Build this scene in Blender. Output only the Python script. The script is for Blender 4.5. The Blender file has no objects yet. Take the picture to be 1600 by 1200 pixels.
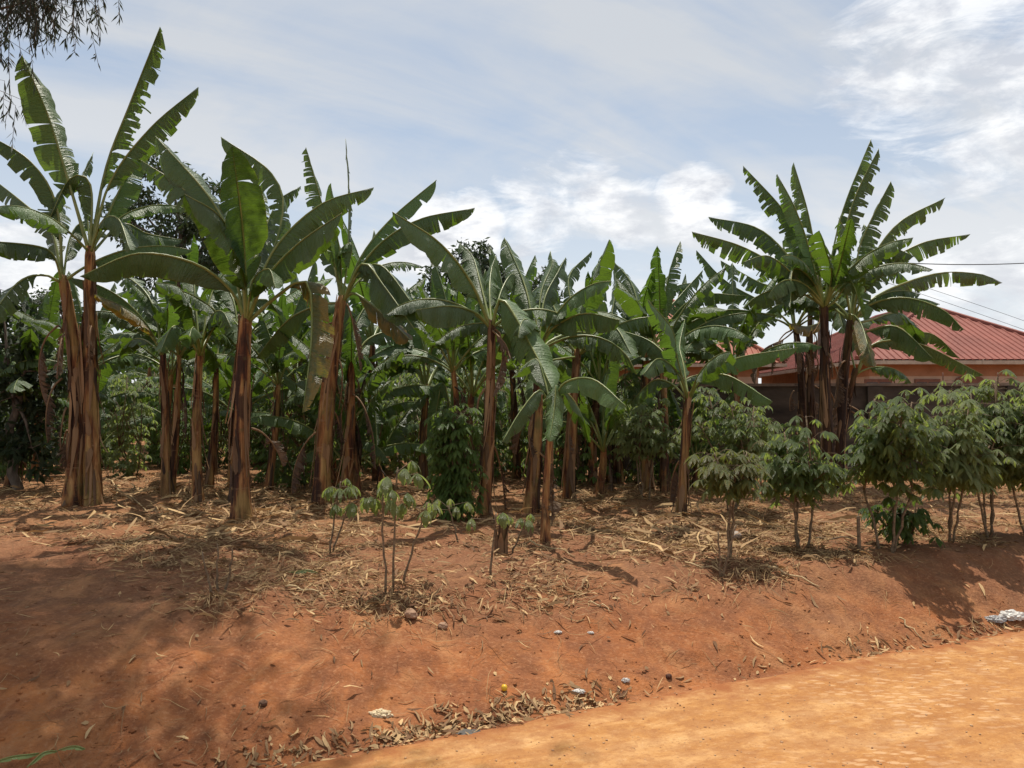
import bpy, math, random
import numpy as np
from mathutils import Vector, Matrix
R = math.radians
PI = math.pi
scn = bpy.context.scene
C = scn.collection

# ------------------------------------------------------------------ camera
CAM_H = 1.3
PITCH = math.atan(40 / 1200)
cam_d = bpy.data.cameras.new('camera'); cam = bpy.data.objects.new('camera', cam_d); C.objects.link(cam)
cam.location = (0, 0, CAM_H); cam.rotation_euler = (PI / 2 + PITCH, 0, 0)
cam_d.sensor_width = 36; cam_d.lens = 27.0; cam_d.clip_start = 0.05; cam_d.clip_end = 6000
scn.camera = cam

# ------------------------------------------------------------------ light, sky, exposure
SUN_EL = R(69)
scn.view_settings.view_transform = 'Standard'; scn.view_settings.look = 'None'
scn.view_settings.exposure = 0.22; scn.view_settings.gamma = 1.0
sd = bpy.data.lights.new('sun', 'SUN'); so = bpy.data.objects.new('sun', sd); C.objects.link(so)
sd.energy = 4.8; sd.angle = R(0.53); sd.color = (1.0, 0.93, 0.82)
so.rotation_euler = (-(PI / 2 - SUN_EL), 0, 0); so.location = (0, 0, 30)

world = bpy.data.worlds.new('World'); scn.world = world; world.use_nodes = True


class NT:
    """small node-tree writer"""
    def __init__(s, nt):
        s.nt = nt; nt.nodes.clear()
    def n(s, kind, **kw):
        nd = s.nt.nodes.new(kind)
        ins = kw.pop('ins', {})
        for k, v in kw.items(): setattr(nd, k, v)
        for k, v in ins.items():
            if hasattr(v, 'is_output') or hasattr(v, 'links'): s.nt.links.new(v, nd.inputs[k])
            else: nd.inputs[k].default_value = v
        return nd
    def math(s, op, a, b=0.0, c=None, clamp=False):
        nd = s.nt.nodes.new('ShaderNodeMath'); nd.operation = op; nd.use_clamp = clamp
        for i, v in enumerate((a, b, c)):
            if v is None: continue
            if isinstance(v, (int, float)): nd.inputs[i].default_value = v
            else: s.nt.links.new(v, nd.inputs[i])
        return nd.outputs[0]
    def noise(s, vec, scale, detail=4, rough=0.5, dist=0.0):
        nd = s.n('ShaderNodeTexNoise', ins={'Scale': scale, 'Detail': detail, 'Roughness': rough, 'Distortion': dist})
        if vec is not None: s.nt.links.new(vec, nd.inputs['Vector'])
        return nd.outputs['Fac']
    def scale(s, vec, sc, rot=(0, 0, 0)):
        nd = s.n('ShaderNodeMapping', ins={'Vector': vec, 'Scale': sc, 'Rotation': rot}); return nd.outputs[0]
    def ramp(s, fac, stops, interp='LINEAR'):
        nd = s.n('ShaderNodeValToRGB', ins={'Fac': fac}); cr = nd.color_ramp; cr.interpolation = interp
        while len(cr.elements) > 1: cr.elements.remove(cr.elements[-1])
        for i, (p, c) in enumerate(stops):
            e = cr.elements[0] if i == 0 else cr.elements.new(p)
            e.position = p
            if isinstance(c, (int, float)): c = (c, c, c)
            e.color = (*c, 1)
        return nd.outputs[0]
    def mix(s, f, a, b, mode='MIX'):
        nd = s.nt.nodes.new('ShaderNodeMix'); nd.data_type = 'RGBA'; nd.blend_type = mode; nd.clamp_factor = True
        for i, v in ((0, f), (6, a), (7, b)):
            if isinstance(v, (int, float)): nd.inputs[i].default_value = v if i == 0 else (v, v, v, 1)
            elif isinstance(v, tuple): nd.inputs[i].default_value = (*v, 1) if len(v) == 3 else v
            else: s.nt.links.new(v, nd.inputs[i])
        return nd.outputs[2]
    def link(s, a, b): s.nt.links.new(a, b)


def build_sky():
    t = NT(world.node_tree)
    sky = t.n('ShaderNodeTexSky'); sky.sky_type = 'NISHITA'; sky.sun_disc = False
    sky.sun_elevation = SUN_EL; sky.sun_rotation = 0.0
    sky.air_density = 1.0; sky.dust_density = 1.2; sky.ozone_density = 2.0
    tc = t.n('ShaderNodeTexCoord').outputs['Generated']
    sep = t.n('ShaderNodeSeparateXYZ', ins={0: tc})
    x, y, z = sep.outputs
    zz = t.math('ADD', t.math('MAXIMUM', z, 0.0), 0.22)
    pl = t.n('ShaderNodeCombineXYZ', ins={0: t.math('DIVIDE', x, zz), 1: t.math('DIVIDE', y, zz), 2: 0.0}).outputs[0]
    # high thin cloud, streaky, running from upper left down to the right
    c1 = t.noise(t.scale(t.scale(pl, (1, 1, 1), (0, 0, R(-30))), (0.55, 2.3, 1)), 1.15, 9, 0.56, 0.45)
    c2 = t.noise(t.scale(pl, (0.9, 1.1, 1), (0, 0, R(-15))), 2.2, 8, 0.6, 0.6)
    cir = t.math('ADD', t.math('MULTIPLY', c1, 0.68), t.math('MULTIPLY', c2, 0.32))
    cirm = t.ramp(cir, [(0.35, 0.38), (0.45, 0.68), (0.55, 1.0)])
    # more veil low in the sky
    low = t.math('SUBTRACT', 1.0, t.math('MULTIPLY', z, 2.3), clamp=True)
    low = t.math('POWER', low, 1.4)
    hz = t.math('SUBTRACT', 0.46, t.math('MULTIPLY', low, -0.5))
    veil = t.math('MAXIMUM', t.math('MULTIPLY', cirm, 0.95), hz, clamp=True)
    skyc = t.mix(1.0, sky.outputs[0], (0.084, 0.101, 0.106), 'MULTIPLY')
    col = t.mix(veil, skyc, t.mix(low, (0.56, 0.585, 0.62), (0.86, 0.87, 0.88)))
    # soft heaps of cloud low down, placed by direction
    puff = None
    a = PITCH
    for (px, py, rad, k) in ((1085, 318, 0.06, 1.3), (745, 352, 0.055, 1.25), (690, 372, 0.07, 1.1), (905, 318, 0.10, 0.30), (985, 350, 0.12, 0.28), (830, 335, 0.09, 0.6), (940, 300, 0.05, 0.7), (1180, 360, 0.10, 0.3),
                             (1480, 80, 0.16, 0.50), (1570, 150, 0.16, 0.42), (1380, 105, 0.12, 0.34), (60, 440, 0.10, 0.6), (1560, 480, 0.16, 0.4)):
        d = Vector(((px - 800) / 1200, math.cos(a) - math.sin(a) * (600 - py) / 1200, math.sin(a) + math.cos(a) * (600 - py) / 1200)).normalized()
        dn = t.n('ShaderNodeVectorMath', operation='DISTANCE', ins={0: tc, 1: tuple(d)}).outputs['Value']
        m = t.math('MULTIPLY', t.math('SUBTRACT', 1.0, t.math('DIVIDE', dn, rad), clamp=True), k)
        puff = m if puff is None else t.math('MAXIMUM', puff, m)
    pn = t.noise(t.scale(tc, (0.8, 0.8, 2.3)), 10.0, 10, 0.64, 0.5)
    pf = t.math('ADD', puff, t.math('MULTIPLY', t.math('SUBTRACT', pn, 0.5), 1.9))
    pf = t.math('MULTIPLY', pf, t.ramp(puff, [(0.0, 0.0), (0.18, 1.0)]))
    pm = t.ramp(pf, [(0.12, 0.0), (0.42, 0.75), (0.8, 1.0)])
    shade = t.ramp(t.noise(t.scale(tc, (1, 1, 2.2)), 16.0, 6, 0.6), [(0.38, (0.60, 0.62, 0.67)), (0.58, (0.97, 0.97, 0.97))])
    col = t.mix(t.math('MULTIPLY', pm, 0.92), col, shade)
    # the ground half of the world is red earth
    below = t.math('LESS_THAN', z, -0.02)
    col = t.mix(below, col, (0.16, 0.10, 0.06))
    bg = t.n('ShaderNodeBackground', ins={'Color': col, 'Strength': 1.0})
    out = t.n('ShaderNodeOutputWorld'); t.link(bg.outputs[0], out.inputs[0])
build_sky()

# ------------------------------------------------------------------ noise and terrain
def _hash(ix, iy, seed):
    h = (ix.astype(np.int64) * 374761393 + iy.astype(np.int64) * 668265263 + seed * 974711) & 0x7fffffff
    h = ((h ^ (h >> 13)) * 1274126177) & 0x7fffffff
    return ((h ^ (h >> 16)) & 0xffff) / 65535.0

def vnoise(x, y, seed=0):
    x = np.asarray(x, float); y = np.asarray(y, float)
    ix = np.floor(x); iy = np.floor(y); fx = x - ix; fy = y - iy
    fx = fx * fx * (3 - 2 * fx); fy = fy * fy * (3 - 2 * fy)
    a = _hash(ix, iy, seed); b = _hash(ix + 1, iy, seed); c = _hash(ix, iy + 1, seed); d = _hash(ix + 1, iy + 1, seed)
    return (a * (1 - fx) + b * fx) * (1 - fy) + (c * (1 - fx) + d * fx) * fy - 0.5

def fbm(x, y, seed=0, oct=4, g=0.5):
    s = 0; k = 1
    for i in range(oct):
        s = s + k * vnoise(x * 2 ** i + 17.3 * i, y * 2 ** i - 9.1 * i, seed + i); k *= g
    return s

def sstep(t):
    t = np.clip(t, 0, 1); return t * t * (3 - 2 * t)

ROAD_A, ROAD_B = 4.28, 0.448
def road_d(x, y):
    x = np.asarray(x, float)
    wob = 0.10 * vnoise(x * 0.7, x * 0 + 3.3, 5) + 0.05 * vnoise(x * 2.3, x * 0 + 8.3, 6)
    return (y - (ROAD_A + ROAD_B * x) + wob) * 0.913

def base_z(x, y):
    x = np.asarray(x, float); y = np.asarray(y, float)
    d = road_d(x, y)
    w = 0.85 + 0.85 * sstep((3.2 - x) / 3.5)
    bank = -0.4 + 0.4 * (0.55 * sstep(d / w) + 0.45 * np.clip(d / w, 0, 1) ** 0.8)
    ditch = -0.035 * np.exp(-((d - 0.02) / 0.10) ** 2)
    road = 0.05 * sstep((-d) / 2.5)
    z = np.where(d > 0, bank, -0.4) + ditch + road
    z = z + 0.05 * fbm(x * 0.8, y * 0.8, 11, 3) * sstep(d / 1.5)
    z = z + 0.5 * sstep((y - 14) / 22)
    return z

def detail_z(x, y):
    d = road_d(x, y)
    f = sstep(d / 0.3)
    near = sstep((26 - y) / 10)
    r = 0.050 * fbm(x * 3.1, y * 3.1, 21, 3) + 0.015 * fbm(x * 9, y * 9, 31, 3, 0.5)
    lump = np.clip(vnoise(x * 7, y * 7, 41) - 0.22, 0, 1) * 0.07 + np.clip(vnoise(x * 17, y * 17, 43) - 0.2, 0, 1) * 0.045
    rd = 0.012 * fbm(x * 1.6, y * 3.0, 51, 3) + 0.004 * fbm(x * 14, y * 14, 55, 2) + 0.016 * vnoise((x * .91 + y * .41) * 0.5, d * 3.2, 57) + 0.006 * fbm((x * .91 + y * .41) * 5, d * 9, 58, 2)
    bankf = np.exp(-((d - 0.25) / 0.25) ** 2)
    al = x * 0.91 + y * 0.41
    r = r - np.exp(-((d - 0.55) / 0.45) ** 2) * 0.05 * np.clip(fbm(al * 2.6 + 0.4 * vnoise(x * 3, y * 3, 8), d * 0.6, 63, 3) * 1.6, 0, 1)
    crack = np.abs(fbm(x * 2.2, y * 2.2, 67, 3)); r = r - 0.012 * np.exp(-(crack / 0.02) ** 2)
    r = r + bankf * 0.03 * fbm(x * 6, y * 6, 61, 3)
    return (f * (r + lump) + (1 - f) * rd) * near

def gz(x, y): return float(base_z(x, y) + detail_z(x, y))

SA, CA = math.sin(PITCH), math.cos(PITCH)
def ray(px, py):
    a = (px - 800) / 1200; b = (600 - py) / 1200
    return Vector((a, CA - SA * b, SA + CA * b))
def at(px, py, Y):
    r = ray(px, py); k = Y / r.y
    return Vector((r.x * k, Y, CAM_H + r.z * k))
def gp(px, py):
    r = ray(px, py); k = 2.0
    for i in range(3000):
        x, y, z = r.x * k, r.y * k, CAM_H + r.z * k
        if z <= float(base_z(x, y)): break
        k += 0.01 if k < 12 else 0.03
    return Vector((r.x * k, r.y * k, gz(r.x * k, r.y * k)))

# ------------------------------------------------------------------ mesh helpers
def mesh_obj(name, V, F, mat, parent=None, uv=None, smooth=True, attr=None, matidx=None):
    me = bpy.data.meshes.new(name)
    V = np.asarray(V, dtype=np.float32)
    if isinstance(F, np.ndarray):
        n, k = F.shape
        me.vertices.add(len(V)); me.vertices.foreach_set('co', V.ravel())
        me.loops.add(n * k); me.loops.foreach_set('vertex_index', F.astype(np.int32).ravel())
        me.polygons.add(n); me.polygons.foreach_set('loop_start', np.arange(0, n * k, k, dtype=np.int32))
        me.polygons.foreach_set('loop_total', np.full(n, k, dtype=np.int32))
        me.update(calc_edges=True)
    else:
        me.from_pydata([tuple(map(float, v)) for v in V], [], F)
    if uv is not None:
        l = me.uv_layers.new(name='UVMap')
        li = np.empty(len(me.loops), dtype=np.int32); me.loops.foreach_get('vertex_index', li)
        l.data.foreach_set('uv', np.asarray(uv, dtype=np.float32)[li].ravel())
    if attr is not None:
        a = me.attributes.new('tone', 'FLOAT', 'POINT'); a.data.foreach_set('value', np.asarray(attr, dtype=np.float32))
    if smooth: me.polygons.foreach_set('use_smooth', [True] * len(me.polygons))
    for m in (mat if isinstance(mat, (list, tuple)) else [mat]): me.materials.append(m)
    if matidx is not None: me.polygons.foreach_set('material_index', matidx)
    me.validate()
    o = bpy.data.objects.new(name, me); C.objects.link(o)
    if parent is not None: o.parent = parent
    return o

def tag(o, label=None, cat=None, group=None, kind=None):
    if label: o['label'] = label
    if cat: o['category'] = cat
    if group: o['group'] = group
    if kind: o['kind'] = kind
    return o

def thing(name, label, cat, loc, group=None, rz=0.0):
    o = bpy.data.objects.new(name, None); C.objects.link(o)
    o.empty_display_size = 0.2
    o.location = loc; o.rotation_euler = (0, 0, rz)
    return tag(o, label, cat, group)

class MB:
    def __init__(s): s.V = []; s.F = []; s.UV = []; s.T = []
    def add(s, V, F, UV=None, tone=0.5):
        b = len(s.V); s.V += [tuple(v) for v in V]; s.F += [tuple(i + b for i in f) for f in F]
        s.UV += list(UV) if UV is not None else [(0, 0)] * len(V)
        s.T += [tone] * len(V)
    def box(s, c, h, rot=None):
        c = Vector(c); M = rot or Matrix.Identity(3)
        vs = [c + M @ Vector((sx * h[0], sy * h[1], sz * h[2])) for sx in (-1, 1) for sy in (-1, 1) for sz in (-1, 1)]
        s.add(vs, [(0, 1, 3, 2), (4, 6, 7, 5), (0, 4, 5, 1), (2, 3, 7, 6), (0, 2, 6, 4), (1, 5, 7, 3)])
    def tube(s, pts, rad, n=8, cap=True, wob=0.0, rng=None, tone=0.5):
        pts = [Vector(p) for p in pts]; m = len(pts)
        V = []; UV = []; L = 0
        up = Vector((0.13, 0.97, 0.2)).normalized()
        for i, p in enumerate(pts):
            T = (pts[min(i + 1, m - 1)] - pts[max(i - 1, 0)])
            if T.length < 1e-9: T = Vector((0, 0, 1))
            T.normalize()
            S = T.cross(up)
            if S.length < 1e-3: S = T.cross(Vector((1, 0, 0)))
            S.normalize(); B = S.cross(T)
            if i: L += (p - pts[i - 1]).length
            r = rad[i] if hasattr(rad, '__len__') else rad
            for j in range(n):
                a = 2 * PI * j / n
                rr = r * (1 + (rng.uniform(-wob, wob) if rng else 0))
                V.append(p + S * math.cos(a) * rr + B * math.sin(a) * rr); UV.append((j / n, L))
        F = [(i * n + j, i * n + (j + 1) % n, (i + 1) * n + (j + 1) % n, (i + 1) * n + j) for i in range(m - 1) for j in range(n)]
        if cap: F += [tuple(range(n))[::-1], tuple((m - 1) * n + j for j in range(n))]
        s.add(V, F, UV, tone)
    def build(s, name, mat, parent=None, smooth=True):
        return mesh_obj(name, s.V, s.F, mat, parent, uv=s.UV, smooth=smooth, attr=s.T)

def copy_tree(o, parent=None, depth=0):
    c = o.copy(); C.objects.link(c)
    if parent is not None: c.parent = parent
    for ch in list(o.children): copy_tree(ch, c, depth + 1)
    return c

# ------------------------------------------------------------------ materials
def new_mat(name):
    m = bpy.data.materials.new(name); m.use_nodes = True
    return m, NT(m.node_tree)

def finish(t, shader, disp=None):
    o = t.n('ShaderNodeOutputMaterial'); t.link(shader, o.inputs[0])

def bump(t, h, strength=0.5, dist=0.02):
    return t.n('ShaderNodeBump', ins={'Height': h, 'Strength': strength, 'Distance': dist}).outputs[0]

def m_soil():
    m, t = new_mat('red_soil')
    g = t.n('ShaderNodeNewGeometry').outputs['Position']
    n1 = t.noise(g, 0.7, 6, 0.6, 0.4); n2 = t.noise(g, 6, 6, 0.65, 0.3); n3 = t.noise(g, 38, 5, 0.7)
    c = t.ramp(n1, [(0.3, (0.21, 0.070, 0.025)), (0.5, (0.33, 0.120, 0.042)), (0.7, (0.43, 0.175, 0.060))])
    c = t.mix(t.ramp(n2, [(0.35, 0.0), (0.7, 1.0)]), c, (0.19, 0.076, 0.036))
    sep = t.n('ShaderNodeSeparateXYZ', ins={0: g})
    # dark humus where the field begins, above the bank
    edge = t.math('SUBTRACT', sep.outputs[1], t.math('MULTIPLY', sep.outputs[0], 0.25))
    hum = t.ramp(t.math('ADD', t.math('MULTIPLY', edge, 0.1), t.math('MULTIPLY', t.math('SUBTRACT', n1, 0.5), 0.35)), [(0.50, 0.0), (0.60, 1.0), (0.82, 1.0), (1.0, 0.7)])
    c = t.mix(t.math('MULTIPLY', hum, 0.8), c, (0.175, 0.086, 0.046))
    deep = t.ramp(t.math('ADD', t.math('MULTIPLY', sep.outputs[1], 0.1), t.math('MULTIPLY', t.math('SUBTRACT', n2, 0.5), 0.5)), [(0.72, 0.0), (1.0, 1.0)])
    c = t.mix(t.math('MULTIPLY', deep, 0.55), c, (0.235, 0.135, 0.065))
    mo = t.noise(t.scale(g, (1.0, 0.5, 1), (0, 0, R(35))), 2.1, 7, 0.68, 1.2)
    c = t.mix(t.ramp(mo, [(0.40, 0.55), (0.5, 0.0)]), c, (0.17, 0.065, 0.03))
    c = t.mix(t.ramp(mo, [(0.54, 0.0), (0.66, 0.5)]), c, (0.42, 0.20, 0.085))
    c = t.mix(t.math('MULTIPLY', t.ramp(n3, [(0.52, 0.0), (0.68, 1.0)]), 0.55), c, (0.40, 0.20, 0.10))
    c = t.mix(t.math('MULTIPLY', t.ramp(n3, [(0.3, 1.0), (0.42, 0.0)]), 0.6), c, (0.13, 0.052, 0.03))
    v = t.n('ShaderNodeTexVoronoi', ins={'Scale': 55.0, 'Vector': g}).outputs['Distance']
    h = t.math('ADD', t.math('MULTIPLY', t.noise(g, 24, 8, 0.7), 1.0), t.math('MULTIPLY', v, -0.25))
    p = t.n('ShaderNodeBsdfPrincipled', ins={'Base Color': c, 'Roughness': 0.95, 'Normal': bump(t, h, 0.65, 0.025)})
    p.inputs['Specular IOR Level'].default_value = 0.15
    finish(t, p.outputs[0]); return m

def m_road():
    m, t = new_mat('road_murram')
    g = t.n('ShaderNodeNewGeometry').outputs['Position']
    sg = t.scale(t.scale(g, (1, 1, 1), (0, 0, R(-24))), (0.22, 1.7, 1))
    n1 = t.math('ADD', t.math('MULTIPLY', t.noise(sg, 1.6, 7, 0.62, 0.5), 0.65), t.math('MULTIPLY', t.noise(g, 3.1, 6, 0.65, 0.5), 0.35)); n2 = t.noise(g, 7, 6, 0.6); n3 = t.noise(g, 60, 4, 0.7)
    c = t.ramp(n1, [(0.38, (0.29, 0.118, 0.038)), (0.5, (0.40, 0.192, 0.066)), (0.62, (0.52, 0.30, 0.130))])
    nf = t.noise(t.scale(t.scale(g, (1, 1, 1), (0, 0, R(-24))), (0.8, 1.2, 1)), 21, 8, 0.75, 0.3)
    c = t.mix(t.ramp(nf, [(0.40, 0.40), (0.48, 0.0)]), c, (0.25, 0.10, 0.04))
    c = t.mix(t.ramp(nf, [(0.55, 0.0), (0.65, 0.4)]), c, (0.55, 0.34, 0.17))
    vo = t.n('ShaderNodeTexVoronoi', ins={'Scale': 15.0, 'Vector': t.scale(g, (0.7, 1.6, 1), (0, 0, R(20)))}).outputs['Distance']
    sep = t.n('ShaderNodeSeparateXYZ', ins={0: g})
    rgt = t.math('MULTIPLY', t.math('SUBTRACT', sep.outputs[0], 0.9, clamp=True), t.ramp(t.noise(g, 1.7, 4), [(0.4, 0.0), (0.6, 1.0)]))
    spots = t.math('MULTIPLY', t.ramp(vo, [(0.30, 1.0), (0.42, 0.0)]), t.math('MULTIPLY', rgt, 1.4, clamp=True))
    c = t.mix(t.math('MULTIPLY', spots, 0.6), c, (0.56, 0.36, 0.20))
    c = t.mix(t.math('MULTIPLY', t.ramp(n2, [(0.42, 1.0), (0.55, 0.0)]), 0.5), c, (0.30, 0.135, 0.055))
    c = t.mix(t.math('MULTIPLY', t.ramp(n3, [(0.6, 0.0), (0.7, 1.0)]), 0.5), c, (0.56, 0.36, 0.19))
    c = t.mix(t.math('MULTIPLY', t.ramp(n3, [(0.33, 1.0), (0.4, 0.0)]), 0.5), c, (0.2, 0.09, 0.045))
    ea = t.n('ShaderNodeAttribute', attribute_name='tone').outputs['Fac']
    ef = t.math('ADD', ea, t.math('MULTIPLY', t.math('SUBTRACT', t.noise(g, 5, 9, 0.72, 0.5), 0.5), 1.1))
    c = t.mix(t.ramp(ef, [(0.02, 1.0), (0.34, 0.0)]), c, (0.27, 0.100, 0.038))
    h = t.math('ADD', t.noise(g, 20, 8, 0.65), t.math('MULTIPLY', vo, -0.4))
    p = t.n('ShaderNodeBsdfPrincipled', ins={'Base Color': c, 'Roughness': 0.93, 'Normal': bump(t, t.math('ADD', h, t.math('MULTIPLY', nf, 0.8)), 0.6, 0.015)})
    p.inputs['Specular IOR Level'].default_value = 0.1
    finish(t, p.outputs[0]); return m

def m_leaf(name, dark, light, trans, under, edge=(0.16, 0.09, 0.03), edge_amt=0.5, yellow=0.0, tmix=0.3, rough=0.42):
    m, t = new_mat(name)
    uv = t.n('ShaderNodeUVMap').outputs[0]
    sp = t.n('ShaderNodeSeparateXYZ', ins={0: uv}); u, s = sp.outputs[0], sp.outputs[1]
    oi = t.n('ShaderNodeObjectInfo')
    obj = t.n('ShaderNodeTexCoord').outputs['Object']
    nz = t.noise(obj, 2.4, 5, 0.6)
    st = t.noise(t.scale(uv, (1.2, 95, 1)), 1.0, 3, 0.7)
    f = t.math('ADD', t.math('MULTIPLY', nz, 0.7), t.math('MULTIPLY', st, 0.3))
    f = t.math('ADD', f, t.math('MULTIPLY', t.math('SUBTRACT', oi.outputs['Random'], 0.5), 0.42))
    c = t.ramp(f, [(0.35, dark), (0.65, light)])
    en = t.noise(t.scale(uv, (4, 30, 1)), 1.0, 4, 0.7)
    ed = t.ramp(t.math('ADD', u, t.math('MULTIPLY', t.math('SUBTRACT', en, 0.5), 0.35)), [(0.93, 0.0), (1.02, 1.0)])
    c = t.mix(t.math('MULTIPLY', ed, edge_amt), c, edge)
    if yellow:
        yn = t.noise(t.scale(uv, (1.0, 5, 1)), 2.0, 4, 0.6)
        ym = t.ramp(t.math('ADD', yn, t.math('MULTIPLY', u, 0.3)), [(0.55, 0.0), (0.72, 1.0)])
        c = t.mix(t.math('MULTIPLY', ym, yellow), c, (0.45, 0.24, 0.03))
    bf = t.n('ShaderNodeNewGeometry').outputs['Backfacing']
    fr = t.mix(t.math('MULTIPLY', bf, 0.65), c, under)
    h = t.math('ADD', t.noise(t.scale(uv, (0.8, 70, 1)), 1.0, 3, 0.7), t.math('MULTIPLY', t.noise(obj, 9, 4, 0.6), 0.6))
    nb = bump(t, h, 0.9, 0.03)
    p = t.n('ShaderNodeBsdfPrincipled', ins={'Base Color': fr, 'Roughness': rough, 'Normal': nb})
    p.inputs['Specular IOR Level'].default_value = 0.48
    tc = t.mix(0.75, c, trans)
    tr = t.n('ShaderNodeBsdfTranslucent', ins={'Color': tc, 'Normal': nb})
    mx = t.n('ShaderNodeMixShader', ins={0: tmix, 1: p.outputs[0], 2: tr.outputs[0]})
    finish(t, mx.outputs[0]); return m

def m_stem(dark=False):
    m, t = new_mat('banana_stem_bark_shade_dark' if dark else 'banana_stem_bark')
    obj = t.n('ShaderNodeTexCoord').outputs['Object']; oi = t.n('ShaderNodeObjectInfo')
    off = t.n('ShaderNodeVectorMath', operation='ADD', ins={0: obj, 1: oi.outputs['Location']}).outputs[0]
    st = t.noise(t.scale(off, (16, 16, 0.9)), 1.0, 6, 0.65, 0.3)
    pt = t.noise(t.scale(off, (5, 5, 1.2)), 1.0, 5, 0.6, 0.6)
    c = t.ramp(st, [(0.34, (0.025, 0.012, 0.009)), (0.44, (0.11, 0.042, 0.022)), (0.54, (0.29, 0.130, 0.048)), (0.66, (0.50, 0.29, 0.12))])
    c = t.mix(t.ramp(pt, [(0.5, 0.0), (0.62, 0.75)]), c, t.ramp(st, [(0.3, (0.22, 0.135, 0.045)), (0.7, (0.42, 0.29, 0.11))]))
    c = t.mix(t.ramp(pt, [(0.40, 0.85), (0.47, 0.0)]), c, (0.035, 0.02, 0.015))
    sc_ = t.noise(t.scale(off, (3, 3, 14)), 1.0, 5, 0.7, 0.8)
    c = t.mix(t.ramp(sc_, [(0.58, 0.0), (0.66, 0.6)]), c, (0.30, 0.19, 0.10))
    rb = t.math('MULTIPLY', t.math('SUBTRACT', oi.outputs['Random'], 0.45), 0.4)
    c = t.mix(t.math('MAXIMUM', rb, 0.0), c, (0.08, 0.04, 0.025))
    gn = t.noise(t.scale(off, (4, 4, 2.5)), 1.3, 4, 0.6, 0.4)
    c = t.mix(t.ramp(gn, [(0.60, 0.0), (0.70, 0.6)]), c, (0.12, 0.13, 0.045))
    if dark: c = t.mix(0.72, c, (0.018, 0.012, 0.010))  # blackish old bark, with the crown's shade painted into the colour too
    h = t.math('ADD', st, t.math('MULTIPLY', t.noise(t.scale(off, (30, 30, 6)), 1.0, 4), 0.4))
    p = t.n('ShaderNodeBsdfPrincipled', ins={'Base Color': c, 'Roughness': 0.8, 'Normal': bump(t, h, 0.9, 0.03)})
    p.inputs['Specular IOR Level'].default_value = 0.2
    finish(t, p.outputs[0]); return m

def m_plain(name, c1, c2, scale=8, rough=0.8, bmp=0.3, stretch=(1, 1, 1), metal=0.0, spec=0.4, trans=0.0, tone=False):
    m, t = new_mat(name)
    obj = t.n('ShaderNodeTexCoord').outputs['Object']
    n = t.noise(t.scale(obj, stretch), scale, 6, 0.6, 0.2)
    if tone:
        a = t.n('ShaderNodeAttribute', attribute_name='tone').outputs['Fac']
        n = t.math('ADD', t.math('MULTIPLY', n, 0.35), t.math('MULTIPLY', a, 0.65))
        lo, hi = 0.15, 0.85
    else: lo, hi = 0.35, 0.68
    c = t.ramp(n, [(lo, c1), (hi, c2)])
    nb = bump(t, t.noise(obj, scale * 4, 5, 0.6), bmp, 0.01)
    p = t.n('ShaderNodeBsdfPrincipled', ins={'Base Color': c, 'Roughness': rough, 'Metallic': metal, 'Normal': nb})
    p.inputs['Specular IOR Level'].default_value = spec
    sh = p.outputs[0]
    if trans:
        tr = t.n('ShaderNodeBsdfTranslucent', ins={'Color': c})
        sh = t.n('ShaderNodeMixShader', ins={0: trans, 1: sh, 2: tr.outputs[0]}).outputs[0]
    finish(t, sh); return m

SOIL = m_soil(); ROAD = m_road()
LEAF = m_leaf('banana_leaf', (0.020, 0.056, 0.013), (0.068, 0.132, 0.025), (0.24, 0.40, 0.03), (0.095, 0.140, 0.062), tmix=0.25)
LEAFB = m_leaf('banana_leaf_young', (0.045, 0.10, 0.022), (0.080, 0.155, 0.034), (0.19, 0.34, 0.03), (0.14, 0.22, 0.09), edge_amt=0.2, tmix=0.30)
LEAFY = m_leaf('banana_leaf_yellowing', (0.03, 0.06, 0.016), (0.075, 0.11, 0.028), (0.32, 0.30, 0.03), (0.12, 0.13, 0.06), edge_amt=0.9, yellow=0.85, tmix=0.3)
LEAFD = m_leaf('banana_leaf_dry', (0.060, 0.036, 0.022), (0.26, 0.17, 0.10), (0.18, 0.09, 0.04), (0.15, 0.10, 0.07), edge_amt=0.3, tmix=0.2, rough=0.8)
RIB = m_plain('banana_midrib', (0.12, 0.165, 0.04), (0.26, 0.28, 0.09), 5, 0.4, 0.15, (1, 1, 1))
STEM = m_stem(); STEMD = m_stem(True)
SHEATH = m_plain('dry_sheath', (0.035, 0.018, 0.012), (0.40, 0.235, 0.115), 6, 0.75, 0.5, (3, 3, 0.6), tone=True, trans=0.12)
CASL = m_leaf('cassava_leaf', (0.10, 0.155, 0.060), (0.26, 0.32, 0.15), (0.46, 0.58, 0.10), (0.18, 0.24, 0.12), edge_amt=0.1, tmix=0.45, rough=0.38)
CASY = m_leaf('cassava_leaf_pale', (0.085, 0.12, 0.032), (0.17, 0.20, 0.06), (0.36, 0.42, 0.06), (0.18, 0.21, 0.10), edge_amt=0.1, yellow=0.3, tmix=0.3, rough=0.45)
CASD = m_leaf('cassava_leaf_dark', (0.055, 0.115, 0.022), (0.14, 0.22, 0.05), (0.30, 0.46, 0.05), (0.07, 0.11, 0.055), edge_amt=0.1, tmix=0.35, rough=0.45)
CASS = m_plain('cassava_stem', (0.09, 0.06, 0.035), (0.24, 0.17, 0.10), 14, 0.8, 0.6, (1, 1, 3))
TREEL = m_leaf('tree_leaf', (0.016, 0.036, 0.012), (0.05, 0.08, 0.030), (0.09, 0.16, 0.02), (0.06, 0.085, 0.045), edge_amt=0.0, tmix=0.2, rough=0.5)
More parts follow.
